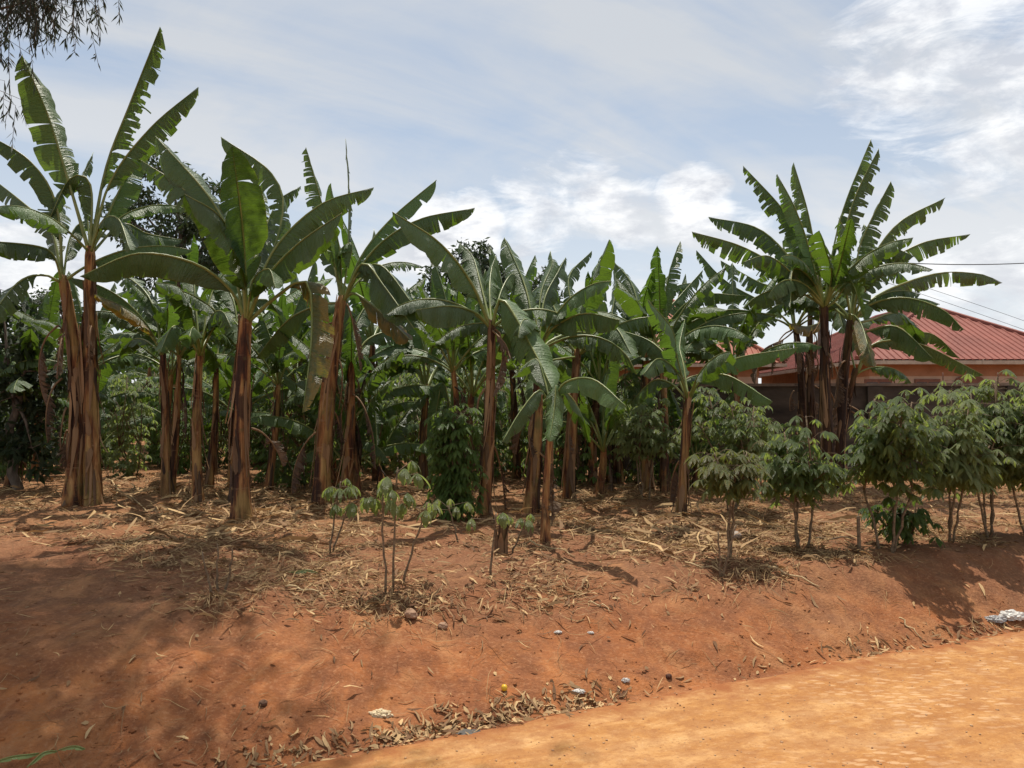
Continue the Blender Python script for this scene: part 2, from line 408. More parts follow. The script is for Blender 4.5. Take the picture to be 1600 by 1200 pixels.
EUCL = m_leaf('eucalyptus_leaf', (0.045, 0.065, 0.05), (0.10, 0.12, 0.10), (0.10, 0.14, 0.05), (0.09, 0.11, 0.09), edge_amt=0.0, tmix=0.2, rough=0.5)
BARK = m_plain('tree_bark', (0.06, 0.045, 0.035), (0.20, 0.16, 0.12), 9, 0.9, 0.8, (2, 2, 0.5))
LITT = m_plain('litter_dry', (0.13, 0.058, 0.024), (0.58, 0.39, 0.185), 5, 0.85, 0.3, tone=True, trans=0.1)
STRAW = m_plain('straw_dry', (0.17, 0.085, 0.036), (0.46, 0.31, 0.14), 5, 0.9, 0.2, tone=True)

# ------------------------------------------------------------------ ground and road
def axis(segs):
    out = [segs[0][0]]
    for a, b, d0, d1 in segs:
        x = a
        while x < b - 1e-6:
            f = (x - a) / (b - a); x += d0 + (d1 - d0) * f; out.append(min(x, b))
    return np.array(out)

def grid_mesh(name, X, Y, zf, mat):
    gx, gy = np.meshgrid(X, Y); z = zf(gx, gy)
    V = np.stack([gx.ravel(), gy.ravel(), z.ravel()], 1)
    n = len(X); m = len(Y)
    i = np.arange(m - 1)[:, None] * n + np.arange(n - 1)[None, :]
    F = np.stack([i, i + 1, i + n + 1, i + n], -1).reshape(-1, 4)
    return mesh_obj(name, V, F, mat)

GX = axis([(-3000, -60, 600, 40), (-60, -9, 8, 0.5), (-9, -4.5, 0.14, 0.04), (-4.5, 5.5, 0.032, 0.032), (5.5, 11, 0.04, 0.15), (11, 60, 0.5, 8), (60, 3000, 40, 600)])
GY = axis([(-400, -8, 100, 2), (-8, 2.6, 1.2, 0.06), (2.6, 8.5, 0.028, 0.028), (8.5, 16, 0.035, 0.12), (16, 40, 0.15, 1.5), (40, 100, 2, 12), (100, 4000, 20, 700)])
gr = grid_mesh('ground', GX, GY, lambda x, y: base_z(x, y) + detail_z(x, y), SOIL)
tag(gr, 'red brown earth of the plantation and its sloping bank', None, None, 'structure')

def build_road():
    # strip along the road direction, its far edge sinks under the bank's foot
    S = axis([(-60, -5, 4, 0.12), (-5, 9, 0.045, 0.045), (9, 70, 0.2, 5)])
    D = np.concatenate([np.array([-6, -5.6, -5.2, -4.8, -4.4, -4.0, -3.7, -3.4]), np.arange(-3.1, 0.1, 0.035)])
    ss, dd = np.meshgrid(S, D)
    dx, dy = 0.9126, 0.4088
    x = ss * dx - dd * dy; y = ROAD_A + ss * dy + dd * dx
    rd = road_d(x, y)
    off = 0.007 + 0.006 * sstep(-rd / 0.5) - 0.02 * sstep((rd + 0.10 + 0.12 * fbm(x * 2.2, y * 2.2, 77, 3)) / 0.14)
    off = off - 0.02 * sstep((-5.6 - dd) / 0.4)
    z = base_z(x, y) + detail_z(x, y) + off
    V = np.stack([x.ravel(), y.ravel(), z.ravel()], 1)
    n = len(S); m = len(D)
    i = np.arange(m - 1)[:, None] * n + np.arange(n - 1)[None, :]
    F = np.stack([i, i + 1, i + n + 1, i + n], -1).reshape(-1, 4)
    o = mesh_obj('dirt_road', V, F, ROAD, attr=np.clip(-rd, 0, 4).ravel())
    tag(o, 'dusty ochre dirt road in front of the bank', None, None, 'structure')
build_road()

# ------------------------------------------------------------------ banana plants
def catmull(P, n):
    P = [Vector(p) for p in P]
    if len(P) == 2: P = [P[0], (P[0] + P[1]) / 2, P[1]]
    Q = [P[0] * 2 - P[1]] + P + [P[-1] * 2 - P[-2]]
    out = []
    for i in range(1, len(Q) - 2):
        for k in range(12):
            t = k / 12
            a, b, c, d = Q[i - 1], Q[i], Q[i + 1], Q[i + 2]
            out.append(0.5 * ((2 * b) + (c - a) * t + (2 * a - 5 * b + 4 * c - d) * t * t + (3 * b - a - 3 * c + d) * t ** 3))
    out.append(P[-1])
    L = [0]
    for i in range(1, len(out)): L.append(L[-1] + (out[i] - out[i - 1]).length)
    res = []; j = 0
    for i in range(n):
        s = L[-1] * i / (n - 1)
        while j < len(L) - 2 and L[j + 1] < s: j += 1
        f = (s - L[j]) / max(L[j + 1] - L[j], 1e-9)
        res.append(out[j].lerp(out[j + 1], min(max(f, 0), 1)))
    return res, L[-1]

def make_leaf(parent, P, W, tatter, rng, mat, t0=0.2, fold=0.6, face=0.0, N=44, cols=4, midrib=True, name='leaf', dry=False, bladelen=1.0):
    """P: control points of petiole + midrib in the parent's space."""
    N = N + 1; W = W * 0.90; tatter = tatter if tatter < 0.1 else tatter + 0.08
    pts, L = catmull(P, N)
    pts = np.array([tuple(p) for p in pts])
    T = np.gradient(pts, axis=0); T /= np.linalg.norm(T, axis=1)[:, None] + 1e-9
    out = pts[-1] - pts[0]; out[2] = 0
    lo = np.linalg.norm(out)
    out = out / lo if lo > 1e-3 else np.array([0, 1, 0])
    hint = np.array([0, 0, 1.0]) - 0.75 * out + face * np.array([0, -1.0, 0])
    hint /= np.linalg.norm(hint)
    Nn = hint[None, :] - (T @ hint)[:, None] * T
    Nn /= np.linalg.norm(Nn, axis=1)[:, None] + 1e-9
    # keep the frame from flipping
    for i in range(1, N):
        if np.dot(Nn[i], Nn[i - 1]) < 0.2:
            v = Nn[i - 1] - np.dot(Nn[i - 1], T[i]) * T[i]; Nn[i] = v / (np.linalg.norm(v) + 1e-9)
    S = np.cross(T, Nn)
    def samp(A, s):
        f = np.clip(s, 0, 1) * (N - 1); i = np.minimum(f.astype(int), N - 2); r = (f - i)[:, None]
        return A[i] * (1 - r) + A[i + 1] * r
    V = []; F = []; UV = []
    nb = 0
    ph = rng.uniform(0, 6)
    for sg in (-1, 1):
        nst = int(3 + tatter * 30 + rng.random() * 2)
        cuts = [0.0]
        for i in range(nst - 1): cuts.append(rng.random() if (tatter < 0.5 or rng.random() < 0.5) else (i + rng.random()) / nst)
        cuts = sorted(cuts) + [1.0]
        hf = rng.uniform(-0.12, 0.2)
        for a, b in zip(cuts[:-1], cuts[1:]):
            if b - a < 0.004: continue
            if tatter > 0.6 and rng.random() < 0.06: continue
            k = max(2, int((b - a) * N * 0.9) + 1)
            sl = np.linspace(a, b, k)                      # 0..1 along the blade
            cen = (a + b) / 2; wid = b - a
            lenf = 1 - rng.random() ** 1.7 * (0.10 + 0.55 * tatter)
            ext = rng.gauss(0, 0.10 + 0.45 * tatter)
            if tatter > 0.5 and not dry: ext = abs(ext) * 0.9
            tw = rng.gauss(0, 0.03 + 0.12 * tatter)
            pinch = rng.uniform(0.0, 0.10 + 0.5 * tatter)
            prof = np.clip(1 - np.abs(2 * sl - 1) ** 2.6, 0, 1) ** 0.62 * (1 - 0.12 * sl)
            w = W * prof * lenf
            u0 = rng.choice((0.0, 0.0, 0.25, 0.5, 0.7))
            rows = []
            acc = np.zeros((k, 3)); 
            for c in range(cols + 1):
                u = c / cols
                s_eff = sl + (cen - sl) * pinch * (max(0.0, u - u0) / (1 - u0)) ** 1.3 + 0.05 * u * (1 - sl) + tw * u * u * 0.25 * wid
                sc = np.clip(t0 + (1 - t0) * s_eff, 0, 1)
                p0 = samp(pts, sc); Sx = samp(S, sc); Nx = samp(Nn, sc)
                if c:
                    um = (c - 0.5) / cols
                    phi = fold + hf + (0.45 + (0.5 if dry else 0.0)) * um + ext * um + 0.07 * np.sin(sl * 70 + ph) * um + 0.10 * np.sin(sl * 23 + ph * 2 + sg)
                    phi = np.minimum(phi, 2.0)
                    acc = acc + ((np.cos(phi) * w / cols)[:, None] * Sx * sg - (np.sin(phi) * w / cols)[:, None] * Nx)
                    # gravity: soft blades hang
                    acc[:, 2] -= (w / cols) * um * (0.18 + 0.55 * tatter * rng.random())
                rows.append(p0 + acc + Nx * (-0.004))
            base = nb
            arr = np.stack(rows, 1)  # k, cols+1, 3
            V.append(arr.reshape(-1, 3)); 
            uu = np.tile(np.arange(cols + 1) / cols, (k, 1)); vv = np.tile(sl[:, None], (1, cols + 1))
            UV.append(np.stack([uu.ravel(), vv.ravel()], 1))
            i = np.arange(k - 1)[:, None] * (cols + 1) + np.arange(cols)[None, :] + base
            q = np.stack([i, i + 1, i + cols + 2, i + cols + 1], -1).reshape(-1, 4)
            if sg > 0: q = q[:, ::-1]
            F.append(q); nb += k * (cols + 1)
    V = np.concatenate(V); F = np.concatenate(F); UV = np.concatenate(UV)
    o = mesh_obj(name, V, F, mat, parent, uv=UV)
    mb = MB()
    r0 = 0.030 * (W / 0.3) if not dry else 0.016
    k = 16
    ii = [int(round(j * (N - 1) / k)) for j in range(k + 1)]
    mb.tube([pts[i] for i in ii], [max(r0 * (1 - 0.88 * (j / k) ** 0.8), 0.003) for j in range(k + 1)], 6)
    if midrib:
        r = mb.build('midrib', SHEATH if dry else RIB, o)
    else:
        # merge in one mesh for the far plants
        me = o.data
        bpy.data.objects.remove(o)
        V2 = np.concatenate([V, np.array([tuple(v) for v in mb.V])])
        F2 = [tuple(int(a) for a in f) for f in F] + [tuple(a + len(V) for a in f) for f in mb.F]
        UV2 = np.concatenate([UV, np.zeros((len(mb.V), 2))])
        bpy.data.meshes.remove(me)
        o = mesh_obj(name, V2, F2, [mat, SHEATH if dry else RIB], parent, uv=UV2, matidx=[0] * len(F) + [1] * len(mb.F))
    return o

def make_stem(parent, top, r0, rng, far=False, mat=None):
    top = Vector(top); H = top.length; r0 = r0 * 0.71
    n = 10 if far else 20; m = 9 if far else 26
    bend = Vector((rng.uniform(-1, 1), rng.uniform(-1, 1), 0)) * 0.03 * H
    V = []; UV = []
    lob = [rng.uniform(0, 6) for _ in range(4)]
    for i in range(m + 1):
        f = i / m
        p = top * f + bend * math.sin(PI * f)
        r = r0 * (1.0 - 0.42 * f) * (1 + 0.25 * math.exp(-f * H / 0.12)) * (1 + 0.05 * math.sin(f * 9 + lob[0]))
        if i == 0: p = p - Vector((0, 0, 0.08))
        if i == m: r *= 0.75
        for j in range(n):
            a = 2 * PI * j / n
            rr = r * (1 + 0.07 * math.sin(2 * a + lob[1] + f * 2.0) + 0.05 * math.sin(5 * a + lob[2] + f * 3) + 0.03 * math.sin(9 * a + lob[3]) + rng.uniform(-0.015, 0.015))
            V.append((p.x + rr * math.cos(a), p.y + rr * math.sin(a), p.z)); UV.append((j / n, f))
    F = [(i * n + j, i * n + (j + 1) % n, (i + 1) * n + (j + 1) % n, (i + 1) * n + j) for i in range(m) for j in range(n)]
    F += [tuple(m * n + j for j in range(n))]
    st = mesh_obj('stem', V, F, mat or STEM, parent, uv=UV)
    # loose dry leaf sheaths round the stem
    mb = MB()
    if r0 < 0.05 or H < 1.0: return st
    ns = 11 if far else int(30 * H / 2.5)
    for q in range(ns):
        f0 = rng.uniform(0.02, 0.95); ln = rng.uniform(0.2, 0.75) * (1 if rng.random() < 0.7 else 1.5)
        a = rng.uniform(0, 2 * PI); w = rng.uniform(0.012, 0.05); dirn = -1 if rng.random() < 0.75 else 1
        fl = rng.uniform(0.004, 0.05) * (1 if rng.random() < 0.7 else 2.2)
        kk = 7; pv = []; uv = []; drift = rng.uniform(-0.5, 0.5)
        for i in range(kk + 1):
            g = i / kk; h = f0 * H + dirn * g * ln; h = max(0.01, min(h, H))
            f = h / H; p = top * f + bend * math.sin(PI * f)
            r = r0 * (1.0 - 0.42 * f) * 1.07 * (1 + 0.25 * math.exp(-f * H / 0.12)) + 0.006 + fl * g ** 2
            ww = w * (1 - 0.85 * g) * min(1, 0.15 + g * 5) + 0.002
            for sgn in (-1, 0, 1):
                aa = a + drift * g + sgn * ww / max(r, 0.02)
                rq = r + (0.006 if sgn == 0 else -0.002)
                pv.append((p.x + rq * math.cos(aa), p.y + rq * math.sin(aa), p.z)); uv.append((sgn * 0.5 + 0.5, g))
        fc = [(i * 3 + j, i * 3 + j + 1, i * 3 + j + 4, i * 3 + j + 3) for i in range(kk) for j in range(2)]
        mb.add(pv, fc, uv, rng.random() ** (1.3 if mat is None else 4))
    mb.build('dry_sheath', SHEATH, parent)
    return st

def rand_leaf_pts(origin, az, e0, L, droop, rng, n=7, pw=1.3):
    p = Vector(origin); out = [p.copy()]
    for i in range(n):
        f = (i + 0.5) / n
        e = e0 - droop * f ** pw
        d = Vector((math.cos(az) * math.cos(e), math.sin(az) * math.cos(e), math.sin(e)))
        p = p + d * (L / n); out.append(p.copy())
        az += rng.gauss(0, 0.03)
    return out

MATS = {'g': LEAF, 'b': LEAFB, 'y': LEAFY, 'd': LEAFD}

def banana(label, base, crown, r0, leaves, seed, extra=3, group='banana plants of the front rows', skirts=0, dY=0.0, extraL=(1.3, 1.9), lean=0.0):
    """base, crown and the leaf outlines are read off the photograph; depth comes from where the base stands on the ground"""
    rng = random.Random(seed)
    B = gp(*base)
    Y = B.y
    root = thing('banana_plant', label, 'banana plant', B, group)
    top = at(crown[0], crown[1], Y + dY) - B
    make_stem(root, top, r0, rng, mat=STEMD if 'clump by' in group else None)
    for lf in leaves:
        ptsx, W, tat, sg, kind = lf[:5]
        opt = lf[5] if len(lf) > 5 else {}
        pl = [crown] + list(ptsx) if opt.get('c', True) else list(ptsx)
        flat = [at(a, b, Y) for a, b in pl]
        Lp = [0]
        for i in range(1, len(flat)): Lp.append(Lp[-1] + (flat[i] - flat[i - 1]).length)
        tgt = opt.get('L', 2.15)
        dy = math.sqrt(max(tgt ** 2 - Lp[-1] ** 2, 0.15 ** 2)); dy = min(dy, opt.get('dy', 1.15)) * sg
        P = []
        for (a, b), l in zip(pl, Lp):
            f = l / Lp[-1]
            P.append(at(a, b, Y + dY * (1 if f == 0 else 1) + dy * f ** 1.15) - B)
        P[0] = P[0] - Vector((0, 0, 0.12)) if opt.get('c', True) else P[0]
        dry = kind == 'd'
        make_leaf(root, P, W, tat, rng, MATS[kind], t0=opt.get('t0', 0.2), fold=opt.get('fold', rng.uniform(0.35, 0.75)),
                  face=opt.get('face', rng.uniform(-0.5, 0.9)), dry=dry, name='dry_leaf' if dry else 'leaf', N=opt.get('N', 46))
    for i in range(extra):
        az = rng.uniform(0, 2 * PI); L = rng.uniform(*extraL)
        P = rand_leaf_pts(top - Vector((0, 0, 0.1)), az, rng.uniform(0.5, 1.25), L, rng.uniform(0.9, 2.0), rng)
        make_leaf(root, P, rng.uniform(0.2, 0.27), rng.choice((0.1, 0.25, 0.5, 0.75)), rng, LEAFB if rng.random() < 0.15 else LEAF, t0=0.22, fold=rng.uniform(0.3, 0.8), face=rng.uniform(-0.3, 0.5))
    for i in range(skirts):
        az = rng.uniform(0, 2 * PI); L = rng.uniform(0.7, 1.5)
        o = top * rng.uniform(0.3, 0.98); L *= rng.uniform(0.4, 1.0)
        P = rand_leaf_pts(o + Vector((math.cos(az), math.sin(az), 0)) * r0 * 0.5, az, rng.uniform(-0.3, 0.5), L, rng.uniform(1.7, 2.0), rng, pw=0.35)
        make_leaf(root, P, rng.uniform(0.09, 0.19), 0.95, rng, LEAFD, t0=0.3, fold=rng.uniform(0.5, 1.3), face=0, dry=True, name='dry_leaf', N=30)
    return root

exec_order = []
PLANTS = []
def BP(*a, **k): PLANTS.append((a, k))
#DATA-BEGIN
BP('tall banana plant at the left edge, smooth yellow brown stem, highest leaf of all', (147, 790), (141, 385), 0.165, [
    ([(112, 300), (75, 180), (34, 86)], 0.36, 0.12, -1, 'g', {'face': 1.0, 'fold': 0.35, 't0': 0.27}),
    ([(165, 265), (202, 165), (250, 42)], 0.34, 1.15, 1, 'g', {'face': 0.5, 't0': 0.25}),
    ([(172, 285), (235, 200), (310, 136)], 0.30, 0.55, -1, 'g', {'face': 0.5, 'fold': 0.9, 't0': 0.3}),
    ([(142, 290), (110, 278), (78, 340)], 0.26, 0.3, -1, 'g', {'L': 1.6, 'fold': 0.8}),
    ([(160, 345), (185, 342), (203, 390)], 0.24, 0.2, -1, 'g', {'L': 1.5, 'fold': 0.7}),
    ([(185, 300), (205, 262), (212, 225)], 0.30, 0.2, 1, 'b', {'L': 1.7, 'face': 0.9, 'fold': 0.3}),
    ([(135, 320), (128, 280), (146, 238)], 0.16, 0.8, 1, 'g', {'L': 1.6}),
    ([(190, 350), (230, 365), (285, 375)], 0.26, 0.3, 1, 'g', {'face': 0.4, 'fold': 0.8}),
    ], dict(seed=1, extra=2, skirts=2))
BP('banana plant at the left edge wrapped in hanging brown dead leaves', (112, 790), (98, 430), 0.15, [
    ([(88, 320), (45, 250), (-30, 205)], 0.30, 0.25, -1, 'g', {'face': 0.4, 'fold': 0.8}),
    ([(80, 360), (40, 320), (-30, 265)], 0.27, 0.3, 1, 'g', {'face': 0.5, 'fold': 0.7}),
    ([(85, 402), (60, 385), (-30, 375)], 0.25, 0.2, -1, 'g', {'fold': 0.9}),
    ([(85, 370), (90, 320), (60, 290)], 0.24, 0.3, 1, 'g', {'L': 1.6}),
    ([(70, 430), (30, 440), (-20, 500)], 0.24, 0.3, -1, 'g', {}),
    ([(110, 370), (135, 345), (170, 370)], 0.22, 0.3, 1, 'g', {'L': 1.6}),
    ], dict(seed=2, extra=1, skirts=9))
BP('banana plant with a thick orange brown stem and the long leaf reaching left', (378, 815), (385, 490), 0.165, [
    ([(382, 400), (375, 320), (362, 228)], 0.34, 0.05, -1, 'g', {'face': 1.2, 'fold': 0.15, 't0': 0.18, 'L': 2.3}),
    ([(372, 400), (330, 312), (243, 213)], 0.32, 0.05, 1, 'g', {'face': 0.9, 'fold': 0.4}),
    ([(378, 415), (345, 340), (288, 303)], 0.34, 0.05, -1, 'g', {'face': 0.9, 'fold': 0.9}),
    ([(350, 370), (290, 298), (220, 250)], 0.28, 0.65, 1, 'g', {'fold': 0.8}),
    ([(362, 455), (305, 412), (215, 396), (125, 432)], 0.30, 0.06, -1, 'g', {'face': 0.8, 'fold': 1.1, 't0': 0.16, 'L': 2.5}),
    ([(440, 345), (425, 272), (345, 214)], 0.28, 0.6, 1, 'g', {'face': 0.6, 'fold': 0.7, 'L': 2.5}),
    ([(398, 400), (405, 340), (403, 285)], 0.24, 0.3, 1, 'g', {'face': 0.8}),
    ([(402, 400), (432, 318), (470, 291)], 0.26, 0.75, 1, 'g', {'fold': 0.8}),
    ([(415, 437), (467, 380), (534, 333)], 0.31, 0.12, -1, 'g', {'face': 0.6, 'fold': 0.8, 't0': 0.22}),
    ([(425, 395), (500, 320), (584, 293)], 0.27, 0.45, 1, 'g', {'fold': 0.8}),
    ([(430, 465), (478, 440), (487, 520), (473, 645)], 0.30, 0.2, -1, 'y', {'face': 0.9, 'fold': 0.5, 't0': 0.25, 'L': 2.4}),
    ([(395, 440), (420, 420), (430, 450)], 0.20, 0.1, -1, 'b', {'L': 1.2}),
    ], dict(seed=3, extra=1, skirts=1))
BP('banana plant with a leaning dark stem, a thin leaf standing straight up from it', (502, 790), (535, 462), 0.165, [
    ([(543, 400), (545, 310), (540, 217)], 0.20, 0.85, 1, 'g', {'face': 0.0, 'fold': 1.1, 'L': 2.2}),
    ([(525, 420), (510, 345), (478, 230)], 0.25, 0.55, -1, 'g', {'face': 1.0, 'fold': 0.2}),
    ([(532, 400), (522, 340), (517, 286)], 0.15, 0.0, -1, 'b', {'face': 1.0, 'fold': 0.2, 'L': 1.5}),
    ([(565, 400), (613, 340), (682, 281)], 0.26, 0.25, 1, 'b', {'face': 0.8, 'fold': 0.5}),
    ([(580, 395), (650, 345), (742, 325)], 0.27, 0.4, -1, 'g', {'face': 0.4, 'fold': 1.0, 'L': 2.4}),
    ([(560, 428), (596, 415), (645, 475)], 0.24, 0.3, -1, 'g', {'fold': 0.8, 'L': 1.7}),
    ([(566, 412), (600, 447), (647, 513)], 0.30, 0.1, -1, 'g', {'face': 1.0, 'fold': 0.4}),
    ([(518, 405), (500, 388), (440, 420)], 0.24, 0.2, 1, 'g', {'L': 1.7}),
    ([(552, 458), (598, 490), (640, 530)], 0.26, 0.05, -1, 'y', {'face': 0.8, 'fold': 0.8}),
    ([(545, 480), (556, 530), (563, 580)], 0.10, 0.7, -1, 'd', {'L': 1.0, 'fold': 1.2}),
    ([(505, 475), (450, 500), (400, 560)], 0.24, 0.1, 1, 'g', {'fold': 0.8}),
    ([(528, 400), (550, 380), (545, 420)], 0.2, 0.1, -1, 'b', {'L': 1.1}),
    ], dict(seed=4, extra=1, skirts=5))
BP('banana plant in the middle, its slim straight stem yellow at the foot', (757, 806), (768, 500), 0.11, [
    ([(735, 440), (685, 378), (613, 331)], 0.34, 0.06, -1, 'g', {'face': 1.0, 'fold': 0.45, 't0': 0.18}),
    ([(745, 490), (705, 478), (650, 484)], 0.27, 0.08, -1, 'g', {'face': 0.5, 'fold': 1.0, 'L': 1.8}),
    ([(785, 468), (835, 550), (863, 608)], 0.30, 0.08, -1, 'b', {'face': 1.0, 'fold': 0.4, 't0': 0.12, 'L': 1.9}),
    ([(765, 455), (768, 420), (775, 400)], 0.22, 0.3, 1, 'g', {'L': 1.5, 'face': 0.8}),
    ([(783, 455), (800, 428), (812, 440)], 0.2, 0.4, 1, 'g', {'L': 1.5}),
    ([(750, 440), (738, 400), (718, 380)], 0.24, 0.5, 1, 'g', {'L': 1.8}),
    ([(780, 520), (785, 560), (770, 620)], 0.14, 0.5, -1, 'd', {'L': 0.9, 'fold': 1.1}),
    ([(790, 538), (797, 560)], 0.12, 0.4, -1, 'd', {'L': 0.8, 'fold': 1.0}),
    ], dict(seed=5, extra=2, skirts=2, extraL=(1.1, 1.5)))
BP('banana plant right of the middle with a dark shaggy stem and leaves fanning above', (828, 802), (840, 540), 0.12, [
    ([(830, 490), (818, 440), (788, 371)], 0.26, 0.1, 1, 'g', {'face': 0.9, 'fold': 0.4}),
    ([(850, 470), (872, 425), (884, 402)], 0.24, 0.4, 1, 'g', {'face': 0.8, 'L': 1.8}),
    ([(845, 460), (862, 415), (860, 392)], 0.2, 0.6, 1, 'g', {'L': 1.8}),
    ([(862, 515), (910, 490), (968, 500)], 0.27, 0.25, -1, 'g', {'face': 0.7, 'fold': 0.9, 'L': 1.8}),
    ([(865, 530), (915, 520), (980, 555)], 0.27, 0.5, 1, 'g', {'fold': 0.9}),
    ([(815, 510), (790, 520), (770, 570)], 0.24, 0.2, 1, 'g', {'L': 1.6}),
    ([(838, 480), (850, 500), (862, 560)], 0.22, 0.1, 1, 'b', {'L': 1.5}),
    ], dict(seed=6, extra=5, extraL=(1.1, 1.7), skirts=3))
BP('banana plant with crossed upright leaves, standing just right of the shaggy dark stem', (888, 782), (903, 545), 0.12, [
    ([(905, 500), (925, 440), (952, 374)], 0.28, 0.35, -1, 'g', {'face': 0.9, 'fold': 0.4}),
    ([(908, 490), (935, 440), (944, 395)], 0.24, 0.3, 1, 'b', {'face': 1.0, 'fold': 0.2}),
    ([(893, 480), (890, 430), (925, 392)], 0.2, 0.5, 1, 'g', {}),
    ([(875, 500), (860, 460), (862, 400)], 0.25, 0.4, 1, 'g', {'face': 0.8}),
    ([(930, 520), (960, 510), (990, 560)], 0.25, 0.2, -1, 'g', {'L': 1.6}),
    ([(880, 560), (850, 570), (830, 620)], 0.24, 0.2, -1, 'g', {'L': 1.6}),
    ], dict(seed=7, extra=5, extraL=(1.2, 1.7), skirts=3))
BP('small front banana sucker with a green and yellow foot and three arching leaves', (852, 852), (864, 632), 0.062, [
    ([(878, 602), (925, 592), (979, 635)], 0.18, 0.1, -1, 'b', {'face': 0.8, 'fold': 0.7, 't0': 0.1, 'L': 1.3}),
    ([(868, 600), (866, 640), (858, 690)], 0.13, 0.05, -1, 'b', {'face': 0.6, 'L': 0.9, 'fold': 0.5}),
    ([(845, 610), (815, 640), (785, 690)], 0.14, 0.1, -1, 'g', {'fold': 0.8, 'L': 1.0}),
    ([(880, 612), (905, 640), (920, 690)], 0.15, 0.2, 1, 'g', {'fold': 0.8, 'L': 1.1}),
    ([(850, 590), (835, 560), (800, 590)], 0.15, 0.2, 1, 'g', {'L': 1.0}),
    ], dict(seed=8, extra=0, skirts=1))
BP('slim red brown banana plant with two pale leaves held out to the right', (1064, 806), (1076, 612), 0.09, [
    ([(1100, 586), (1150, 560), (1246, 543)], 0.20, 0.12, -1, 'b', {'face': 0.9, 'fold': 0.7, 't0': 0.12, 'L': 1.7}),
    ([(1094, 596), (1135, 586), (1207, 628)], 0.21, 0.12, -1, 'b', {'face': 0.9, 'fold': 0.7, 't0': 0.15, 'L': 1.5}),
    ([(1045, 562), (1010, 530), (955, 513)], 0.24, 0.25, 1, 'g', {'face': 0.7, 'fold': 0.8}),
    ([(1058, 560), (1050, 515), (1012, 468)], 0.22, 0.3, -1, 'b', {'face': 0.9, 'fold': 0.5}),
    ([(1068, 570), (1062, 540), (1070, 500)], 0.18, 0.1, 1, 'b', {'face': 0.9, 'L': 1.4}),
    ([(1050, 600), (1020, 595), (985, 630)], 0.20, 0.3, 1, 'g', {'L': 1.4}),
    ([(1060, 585), (1030, 560), (1005, 585)], 0.20, 0.3, -1, 'g', {'L': 1.4}),
    ], dict(seed=9, extra=1, extraL=(1.0, 1.4), skirts=1))
BP('banana plant with a leaning yellow brown stem left of the round cassava bush', (968, 755), (948, 560), 0.12, [
    ([(955, 500), (962, 450), (960, 408)], 0.24, 0.7, 1, 'g', {'face': 0.8}),
    ([(975, 510), (1005, 470), (1045, 430)], 0.25, 0.4, 1, 'g', {}),
    ([(925, 520), (900, 500), (870, 540)], 0.24, 0.3, 1, 'g', {}),
    ([(985, 545), (1010, 545), (1040, 590)], 0.24, 0.3, -1, 'g', {'L': 1.6}),
    ([(935, 570), (925, 590), (915, 640)], 0.2, 0.3, -1, 'g', {'L': 1.4}),
    ], dict(seed=10, extra=6))
BP('banana plant behind the round cassava bush with tattered leaves crossing overhead', (1012, 765), (1010, 545), 0.13, [
    ([(1000, 490), (985, 440), (955, 405)], 0.26, 0.5, 1, 'g', {'face': 0.8}),
    ([(1030, 500), (1060, 465), (1098, 422)], 0.25, 0.8, 1, 'g', {}),
    ([(1040, 510), (1090, 462), (1165, 462)], 0.26, 0.3, -1, 'g', {'face': 0.8, 'fold': 0.9}),
    ([(1025, 480), (1050, 450), (1090, 440)], 0.2, 0.5, 1, 'g', {}),
    ([(1050, 520), (1130, 485), (1215, 492)], 0.26, 0.4, -1, 'g', {'face': 0.3, 'fold': 1.0}),
    ([(1005, 480), (1015, 440), (1022, 420)], 0.22, 0.5, -1, 'b', {}),
    ], dict(seed=11, extra=6, skirts=3))
BP('banana plant of the right hand clump with the tallest black stem', (1296, 770), (1288, 470), 0.13, [
    ([(1262, 400), (1225, 330), (1161, 259)], 0.27, 0.75, 1, 'g', {'face': 0.7, 'fold': 0.6}),
    ([(1275, 400), (1262, 330), (1240, 254)], 0.25, 0.85, -1, 'g', {'face': 0.9, 'fold': 0.4}),
    ([(1300, 400), (1320, 320), (1361, 217)], 0.26, 0.8, 1, 'g', {'face': 0.6}),
    ([(1310, 400), (1335, 310), (1373, 232)], 0.26, 0.85, -1, 'g', {'face': 0.6}),
    ([(1255, 430), (1190, 360), (1107, 339)], 0.30, 0.7, 1, 'g', {'face': 0.3, 'fold': 0.9, 'L': 2.6}),
    ([(1250, 440), (1165, 388), (1081, 362)], 0.28, 0.75, -1, 'g', {'face': 0.5, 'fold': 0.9, 'L': 2.6}),
    ([(1262, 380), (1240, 320), (1214, 272)], 0.24, 0.4, -1, 'b', {'face': 0.9}),
    ([(1300, 430), (1290, 390), (1280, 360)], 0.3, 0.3, -1, 'g', {'face': 1.2, 'L': 1.8, 'fold': 0.3}),
    ([(1270, 440), (1240, 420), (1235, 480)], 0.28, 0.4, -1, 'g', {'face': 0.6, 'L': 1.6}),
    ([(1240, 430), (1200, 400), (1160, 410)], 0.27, 0.7, -1, 'g', {'fold': 0.9}),
    ([(1310, 420), (1320, 380), (1330, 340)], 0.30, 0.5, -1, 'g', {'face': 1.0, 'L': 1.7, 'fold': 0.4}),
    ([(1255, 400), (1240, 350), (1225, 320)], 0.28, 0.6, 1, 'g', {'face': 0.8, 'L': 1.8}),
    ([(1305, 470), (1330, 440), (1350, 500)], 0.26, 0.3, -1, 'g', {'L': 1.5}),
    ], dict(seed=12, extra=7, skirts=5, group='banana clump by the perimeter wall', extraL=(1.3, 1.8)))
